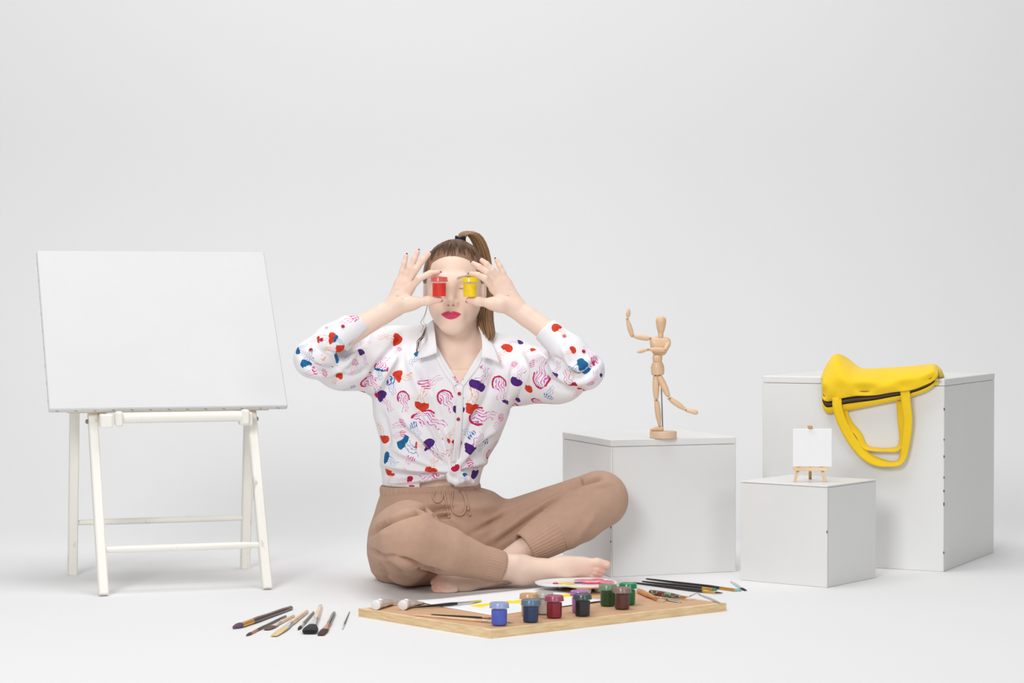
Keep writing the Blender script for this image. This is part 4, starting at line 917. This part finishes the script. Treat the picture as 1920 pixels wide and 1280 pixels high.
jar(W(823.5, 556.5, 5.414), 'red paint jar held over the eye by the hand nearer the large canvas', (226, 40, 26), (232, 96, 92), .8, group='paint jars held before the eyes')
jar(W(881.5, 557.5, 5.414), 'yellow paint jar held over the other eye, by the ponytail side', (252, 214, 0), (250, 214, 20), .95, group='paint jars held before the eyes')

# ---------------------------------------------------------------- drawing board on the floor
bf, bl_, br_ = F(920, 1197), F(672, 1155.5), F(1362, 1145); bb = bl_+br_-bf; TH = .0185
board = thing('drawing_board', 'wooden drawing board with pale pine edges lying on the floor', 'board', (bf+bb)/2)
ply = mat('board_ply', srgb(212, 172, 134), .6, col2=srgb(202, 160, 122), nscale=14, nlo=.3, nhi=.7, stretch=(1, 3, 1))
edge_m = mat('board_edge_pine', srgb(236, 210, 168), .6, col2=srgb(220, 186, 138), nscale=26, nlo=.35, nhi=.65, stretch=(1, 1, 9))
def slab(q, z0, z1, name, mt, parent, inset=0.0):
    c = sum(q)/4; q = [p+(c-p)*inset for p in q]; m = MB()
    m.add([np.array([p[0], p[1], z]) for z in (z0, z1) for p in q], [(3, 2, 1, 0), (4, 5, 6, 7)]+[(i, (i+1) % 4, 4+(i+1) % 4, 4+i) for i in range(4)]); return m.build(name, mt, parent, smooth=False, sharp=None)
ew = .013
def inn(p, u, w_): return p+nrm(u)*ew+nrm(w_)*ew
i0, i1, i2, i3 = inn(bf, br_-bf, bl_-bf), inn(br_, bf-br_, bb-br_), inn(bb, br_-bb, bl_-bb), inn(bl_, bf-bl_, bb-bl_)
slab([i0, i1, i2, i3], .001, TH, 'board_panel', ply, board)
for a, b_, c, d in ((bf, br_, i1, i0), (br_, bb, i2, i1), (bb, bl_, i3, i2), (bl_, bf, i0, i3)): slab([a, b_, c, d], 0, TH-.0004, 'edge_strip', edge_m, board)
def B(px, py, dz=0.0): return F(px, py, TH+dz)
def jb(px, py): return F(px, py, TH+.0002)+np.array([0, .0175, 0])
GJ = 'paint jars on the drawing board'
for px, py, lab, pc, lc, la_ in (
    (936, 1174, 'periwinkle blue paint jar nearest the front corner of the board', (70, 92, 196), (160, 178, 226), .75),
    (995, 1168, 'dark navy blue paint jar beside the periwinkle one', (24, 48, 92), (92, 132, 168), .75),
    (1039.5, 1160, 'crimson paint jar with pinkish lid on the board', (136, 10, 38), (176, 70, 104), .8),
    (992, 1156, 'ochre orange paint jar half hidden behind the navy jar', (206, 140, 70), (226, 176, 120), .85),
    (1020.5, 1153, 'jar of off-white paint with clear lid, behind the crimson jar', (206, 198, 186), (196, 196, 192), .6),
    (1087, 1150, 'violet paint jar half hidden behind the black jar', (176, 92, 178), (200, 120, 200), .9),
    (1092.5, 1156.5, 'black paint jar with dark green tinged lid', (20, 22, 26), (70, 92, 90), .8),
    (1140, 1137.5, 'dark leaf green paint jar next to the brown one', (28, 70, 22), (120, 164, 128), .7),
    (1178, 1135, 'emerald green paint jar with solid green lid', (6, 118, 66), (10, 140, 84), .97),
    (1167, 1143.5, 'brown paint jar in front of the two green jars', (84, 44, 34), (158, 130, 122), .75)):
    jar(jb(px, py), lab, pc, lc, la_, group=GJ)
# sheet of paper with a yellow brush stroke
P1, P2 = B(885, 1137), B(1082, 1115); dr = nrm(P2-P1); pr = np.array([-dr[1], dr[0], 0])
pap = [B(773, 1128), B(925, 1154.5), B(1136, 1128), B(1021, 1101)]; pc_ = sum(pap)/4
pm = mat('sketch_paper', (.86, .86, .87, 1), .8, noise=.01); g = NG(pm); nt = pm.node_tree
tcn = nt.nodes.new('ShaderNodeTexCoord'); sxy = nt.nodes.new('ShaderNodeSeparateXYZ'); nt.links.new(tcn.outputs['Object'], sxy.inputs[0])
o1 = P1-pc_; al = g.m('ADD', g.m('MULTIPLY', g.m('SUBTRACT', sxy.outputs[0], o1[0]), dr[0]), g.m('MULTIPLY', g.m('SUBTRACT', sxy.outputs[1], o1[1]), dr[1]))
ac = g.m('ADD', g.m('MULTIPLY', g.m('SUBTRACT', sxy.outputs[0], o1[0]), pr[0]), g.m('MULTIPLY', g.m('SUBTRACT', sxy.outputs[1], o1[1]), pr[1]))
nzp = nt.nodes.new('ShaderNodeTexNoise'); nzp.inputs['Scale'].default_value = 16; nzp.inputs['Detail'].default_value = 4; nt.links.new(tcn.outputs['Object'], nzp.inputs['Vector'])
msk = g.m('MULTIPLY', g.m('MULTIPLY', g.m('LESS_THAN', g.m('ABSOLUTE', ac), g.m('MULTIPLY_ADD', nzp.outputs['Fac'], .10, -.030)), g.m('GREATER_THAN', al, 0.)), g.m('LESS_THAN', al, float(np.linalg.norm(P2-P1))))
nt.links.new(g.mix(msk, (.86, .86, .87, 1), srgb(252, 222, 40)), nt.nodes['Principled BSDF'].inputs['Base Color'])
sh = thing('paper_sheet', 'sheet of white paper with a yellow paint stroke, on the board', 'paper', pc_); G = []
for s in np.linspace(0, 1, 16):
    row = []
    for t in np.linspace(0, 1, 16):
        p = pap[0]*(1-s)*(1-t)+pap[1]*s*(1-t)+pap[2]*s*t+pap[3]*(1-s)*t; row.append(p+[0, 0, .0008+.0035*sstep(.75, 1, s)*sstep(.2, 1, t)+.002*sstep(.8, 1, 1-t)*sstep(.5, 1, 1-s)])
    G.append(row)
m = MB(); m.grid(np.array(G), .0005); m.build('sheet', pm, sh, sharp=None)

# ---------------------------------------------------------------- palette with paint blobs
plas = mat('white_plastic', (.84, .83, .84, 1), .3, noise=.01)
pz = TH+.016; pcn = F(1084, 1093.5, pz); pal = thing('paint_palette', 'white kidney-shaped palette smeared with paint, next to the bare foot', 'palette', pcn)
def kid(a): r = 1-.26*math.exp(-((a-1.35*math.pi)/.35)**2)-.05*math.cos(3*a); return np.array([.097*r*math.cos(a), .082*r*math.sin(a), 0])
AN = np.linspace(0, 2*math.pi, 64, endpoint=False)
def ringp(sc, dz): return [pcn+kid(a)*sc+[0, 0, dz] for a in AN]
rows = [ringp(.05, 0), ringp(.6, 0), ringp(.93, 0), ringp(.97, .003), ringp(1.0, .004), ringp(1.01, .002), ringp(.99, .0), ringp(.95, -.0025), ringp(.6, -.0025), ringp(.05, -.0025)]
m = MB(); Vp = [p for r in rows for p in r]; n = 64; m.add(Vp, [(i*n+j, i*n+(j+1) % n, (i+1)*n+(j+1) % n, (i+1)*n+j) for i in range(len(rows)-1) for j in range(n)]+[tuple(range(n-1, -1, -1)), tuple(range(9*n, 10*n))]); m.build('plate', plas, pal, sharp=None)
for a in (.5, 1.2, 2.0, 2.8, 4.9, 5.7):
    c = pcn+kid(a)*.66; m = MB(); m.lathe([(.0145, -.0155), (.0165, -.014), (.0185, -.001)], c, n=20); m.build('well', plas, pal)
for x, y, rx, ry, cl in ((1063, 1094, .020, .016, (248, 214, 40)), (1087, 1093, .019, .013, (84, 44, 110)), (1111, 1094, .026, .015, (214, 24, 64)), (1099, 1088, .030, .012, (240, 120, 150)), (1138, 1091, .022, .028, (246, 130, 158)), (1042, 1094, .007, .008, (206, 40, 90)), (1120, 1087, .02, .01, (236, 96, 130))):
    c = F(x, y, pz); rr = random.Random(x); m = MB(); nn_ = 22
    rad_ = [1+.22*rr.uniform(-1, 1) for _ in range(nn_)]; rad_ = [(rad_[i-1]+rad_[i]+rad_[(i+1) % nn_])/3 for i in range(nn_)]
    Vb = [c+np.array([rx*s_*rad_[k]*math.cos(2*math.pi*k/nn_), ry*s_*rad_[k]*math.sin(2*math.pi*k/nn_), h_]) for s_, h_ in ((1, .0004), (.85, .0022), (.5, .0032), (.05, .0034)) for k in range(nn_)]
    m.add(Vb, [(i*nn_+j, i*nn_+(j+1) % nn_, (i+1)*nn_+(j+1) % nn_, (i+1)*nn_+j) for i in range(3) for j in range(nn_)]+[tuple(range(3*nn_, 4*nn_))]); m.build('paint_blob', mat('blob', srgb(*cl), .3, coat=.4, noise=.2, nscale=60), pal, sharp=None)

# ---------------------------------------------------------------- metal paint tubes on the board
alu = mat('tube_metal', (.80, .80, .80, 1), .32, metal=.7, col2=srgb(206, 186, 170), nscale=30, nlo=.35, nhi=.6, bump=.3, bscale=60); capm = mat('cap_white', (.84, .84, .84, 1), .35, noise=.01)
def ptube(cap, end, label):
    a, e = F(cap[0], cap[1], TH), F(end[0], end[1], TH); d = nrm(e-a); L = np.linalg.norm(e-a); r = .0112; s_ = np.cross(d, Z); t = thing('paint_tube', label, 'tube', a, 'metal paint tubes'); Vt = []; n = 24
    for k, q in enumerate(np.linspace(0, 1, 14)):
        w2 = r*(1+.35*q); h2 = r*(1-q)**.8+.0008; c = a+d*(.018+(L-.018)*q)+Z*(h2+.0003+.0012*math.sin(k*1.7)*q)
        if k == 0: w2 = h2 = r*.9
        Vt += [c+s_*w2*math.cos(2*math.pi*j/n)+Z*h2*math.sin(2*math.pi*j/n) for j in range(n)]
    m = MB(); m.add(Vt, [(i*n+j, i*n+(j+1) % n, (i+1)*n+(j+1) % n, (i+1)*n+j) for i in range(13) for j in range(n)]+[tuple(range(n-1, -1, -1)), tuple(range(13*n, 14*n))]); m.build('tube_body', alu, t, sharp=None)
    m = MB(); m.bar(e-s_*r*1.35+Z*.0012, e+s_*r*1.35+Z*.0012, d, .004, .0012, .0003); m.build('crimp', alu, t, smooth=False, sharp=None)
    m = MB(); m.lathe([(.0098, 0), (.0112, .001), (.0112, .014), (.0100, .017), (.006, .019)], a+Z*.0113, d, 26); m.build('cap', capm, t)
ptube((704, 1143.5), (747, 1129), 'paint tube with round white cap, the one by the board corner'); ptube((755, 1144), (786, 1131), 'paint tube with round white cap, the one touching the paper')

# ---------------------------------------------------------------- brushes and knives
def wood(name, c, c2=None, coat=.4): return mat(name, srgb(*c), .35, col2=srgb(*c2) if c2 else None, noise=.12, nscale=40, coat=coat)
BRN, BLK, PAL_, DRK = wood('brown_lacquer', (72, 48, 44)), wood('black_lacquer', (30, 26, 28)), wood('pale_handle', (236, 206, 170), (224, 190, 150)), wood('dark_lacquer', (60, 50, 50))
GLD = mat('brass', srgb(226, 172, 84), .28, metal=.85, noise=.08, nscale=60); SLV = mat('nickel_ferrule', (.74, .75, .77, 1), .25, metal=.9, noise=.06, nscale=60); CPR = mat('copper', srgb(214, 150, 110), .28, metal=.85, noise=.08, nscale=60)
def hairm(c): return mat('bristle', srgb(*c), .7, noise=.35, nscale=120, stretch=(6, 1, 1))
def brush(label, tail, f0, f1, tip, r, hm, fm, bc, z=0.0, shape='round', wide=1.0, group=None, tailr=.45):
    a, b_, c, d = F(tail[0], tail[1], z+r*.6), F(f0[0], f0[1], z+r), F(f1[0], f1[1], z+r*.9), F(tip[0], tip[1], z+r*.5*(1 if shape != 'mop' else 1.6))
    t = thing('paint_brush', label, 'brush', np.array([b_[0], b_[1], z]), group); ax = nrm(c-b_); sd = np.cross(ax, Z)
    m = MB(); P = [a+(b_-a)*q for q in (0, .02, .25, .6, .85, .97, 1)]; m.tube(P, [r*tailr*.5, r*tailr, r*(tailr+.15), r*.85, r*1.0, r*.85, r*.8], 14); m.build('handle', hm, t, sharp=50)
    fl = 1.0 if shape == 'round' else .55; w1 = 1.0 if shape == 'round' else wide
    m = MB(); P = [b_-(c-b_)*.06, b_+(c-b_)*.1, b_+(c-b_)*.14, b_+(c-b_)*.5, c]; Vb = []; n = 18
    def sect(Ps, wr, hr):
        V_ = [];
        for p, w2, h2 in zip(Ps, wr, hr): V_ += [p+sd*w2*math.cos(2*math.pi*j/n)+np.cross(sd, ax)*h2*math.sin(2*math.pi*j/n) for j in range(n)]
        k = len(Ps); return V_, [(i*n+j, i*n+(j+1) % n, (i+1)*n+(j+1) % n, (i+1)*n+j) for i in range(k-1) for j in range(n)]+[tuple(range(n-1, -1, -1)), tuple(range((k-1)*n, k*n))]
    m.add(*sect(P, [r*.86, r*.9, r*.84, r*.9*(1+w1)/2, r*w1*.95], [r*.86, r*.9, r*.84, r*(.9+fl)/2*.9, r*fl*.85])); m.build('ferrule', fm, t, sharp=50)
    pr_ = {'round': ([.8, 1.0, .95, .6, .08], [.8, 1.0, .95, .6, .08]), 'flat': ([w1*.9, w1*1.0, w1*1.02, w1*.95, w1*.8], [fl*.8, fl*.8, fl*.6, fl*.4, fl*.15]), 'mop': ([w1*.9, w1*1.25, w1*1.6, w1*1.7, w1*1.45], [fl*.8, fl*1.1, fl*1.5, fl*1.6, fl*1.3])}[shape]
    m = MB(); m.add(*sect([c+(d-c)*q for q in (-.08, .2, .5, .8, 1.0)], [r*q for q in pr_[0]], [r*q for q in pr_[1]])); m.build('bristles', hairm(bc), t, sharp=60)
GB = 'brushes scattered on the floor by the trestle'
brush('thick dark brown brush with gold ferrule and purple tip, farthest left on the floor', (546.6, 1139), (472, 1164.5), (452, 1171.5), (436, 1176.5), .0068, BRN, GLD, (112, 84, 110), group=GB, tailr=.8)
brush('slim dark brush with copper ferrule, second from the left on the floor', (536.5, 1154.5), (481, 1181), (470, 1187), (461.5, 1191.5), .0034, DRK, CPR, (110, 74, 84), group=GB, tailr=.8)
brush('pale handled flat brush with brown bristles, pushed under its neighbours', (551, 1154), (524, 1167), (512, 1173.5), (499, 1180), .0042, PAL_, SLV, (120, 86, 66), shape='flat', wide=1.9, group=GB, tailr=.8)
brush('pale wooden brush with silver ferrule and cream bristles', (576, 1145.5), (545, 1168), (535, 1176), (513, 1191.5), .0058, PAL_, SLV, (238, 214, 158), shape='flat', wide=1.5, group=GB, tailr=.7)
brush('thin dark brush lying against the big black mop brush', (588, 1147.5), (568, 1170), (563.5, 1175), (559, 1180), .0036, DRK, SLV, (70, 56, 60), group=GB, tailr=.8)
brush('big mop brush with wide black bristles pointing forward', (601.4, 1134.5), (592, 1161), (585.5, 1172), (580, 1184.5), .0066, PAL_, SLV, (10, 9, 10), shape='mop', wide=1.5, group=GB, tailr=.6)
brush('dark handled brush with copper ferrule and dark brown bristles', (626.5, 1148.5), (615.5, 1171), (609, 1180), (601, 1190), .0050, DRK, CPR, (74, 38, 34), shape='flat', wide=1.7, group=GB, tailr=.8)
brush('small slim brush lying alone beside the board', (655.6, 1146), (645, 1171), (643.5, 1175), (641.5, 1180), .0022, DRK, SLV, (236, 232, 226), group=GB)
GB = 'brushes behind the drawing board'
brush('long black brush with gold ferrule and pale green tip, rear of three', (1211, 1084.5), (1352, 1102), (1379, 1105.8), (1391, 1107), .0042, BLK, GLD, (150, 196, 184), group=GB)
brush('long black brush between two others, behind the board', (1203.5, 1089.5), (1318, 1102.5), (1336, 1104.6), (1345, 1105.6), .0042, BLK, GLD, (90, 150, 120), group=GB)
brush('long black brush with gold ferrule and dark red bristles, front of three', (1187, 1092), (1319, 1108), (1343, 1110.3), (1354, 1111.3), .0044, BLK, GLD, (92, 28, 30), shape='flat', wide=1.3, group=GB)
brush('short silver brush with black bristles at the far right', (1370, 1089.5), (1384, 1098), (1391, 1102.5), (1398, 1106.5), .0034, SLV, SLV, (14, 12, 14), shape='flat', wide=1.4, group=GB)
GB = 'brushes on the drawing board'
brush('black brush with yellow paint on its tip, lying on the paper', (771, 1138.5), (858, 1131), (886, 1127.5), (902, 1125), .0040, BLK, SLV, (214, 200, 20), z=TH+.002, shape='flat', wide=1.4, group=GB, tailr=.5)
brush('pale handled brush along the front edge of the board', (777, 1152.5), (905, 1163.5), (920, 1165), (966, 1166.5), .0034, PAL_, SLV, (220, 200, 180), z=TH, group=GB, tailr=.5)
brush('dark slim brush lying beside the pale one on the board', (808, 1151.5), (905, 1157.5), (917, 1158.6), (926, 1159.4), .0024, DRK, CPR, (170, 90, 60), z=TH, group=GB)
blade_m = mat('knife_steel', (.62, .61, .60, 1), .28, metal=.9, noise=.12, nscale=30)
def knife(label, h0, h1, neck, b0, b1, hm, bw, group='palette knives'):
    r = .0062; a, b_ = F(*h0, TH+r), F(*h1, TH+r); t = thing('palette_knife', label, 'palette knife', np.array([b_[0], b_[1], TH]), group)
    m = MB(); m.tube([a+(b_-a)*q for q in (0, .04, .25, .6, .9, 1)], [r*.5, r*.85, r*1.0, r*.95, r*.62, r*.5], 16); m.build('handle', hm, t, sharp=60)
    m = MB(); m.tube([b_-(b_-a)*.05, b_+(b_-a)*.05], r*.58, 12); m.build('ferrule', GLD, t)
    c, d = F(*b0, TH+.0022), F(*b1, TH+.0012); m = MB(); m.tube(spline([b_, *[F(*q, TH+.010) for q in neck], c], 14), .0016, 8); m.build('neck', blade_m, t, sharp=None)
    ax = nrm(d-c); sd = nrm(np.cross(ax, Z)); G = [[c+(d-c)*q+sd*bw*w2*k+[0, 0, .0] for k in (-1, 0, 1)] for q, w2 in ((-.04, .2), (.1, .75), (.35, 1), (.65, .85), (.88, .5), (1, .08))]
    m = MB(); m.grid(np.array(G), .0008); m.build('blade', blade_m, t, sharp=None)
knife('palette knife with orange wooden handle beside the green jar', (1196, 1106), (1229, 1121), [(1240, 1121)], (1251, 1123), (1277, 1129), wood('orange_handle', (214, 150, 92), (200, 134, 78)), .010)
knife('palette knife with paint-stained handle and long narrow blade', (1218, 1109), (1281, 1119), [(1293, 1117.5), (1306, 1112)], (1312, 1114.5), (1353, 1131), mat('stained_handle', srgb(110, 52, 36), .45, col2=srgb(110, 176, 150), nscale=55, nlo=.42, nhi=.5, coat=.3), .0065)
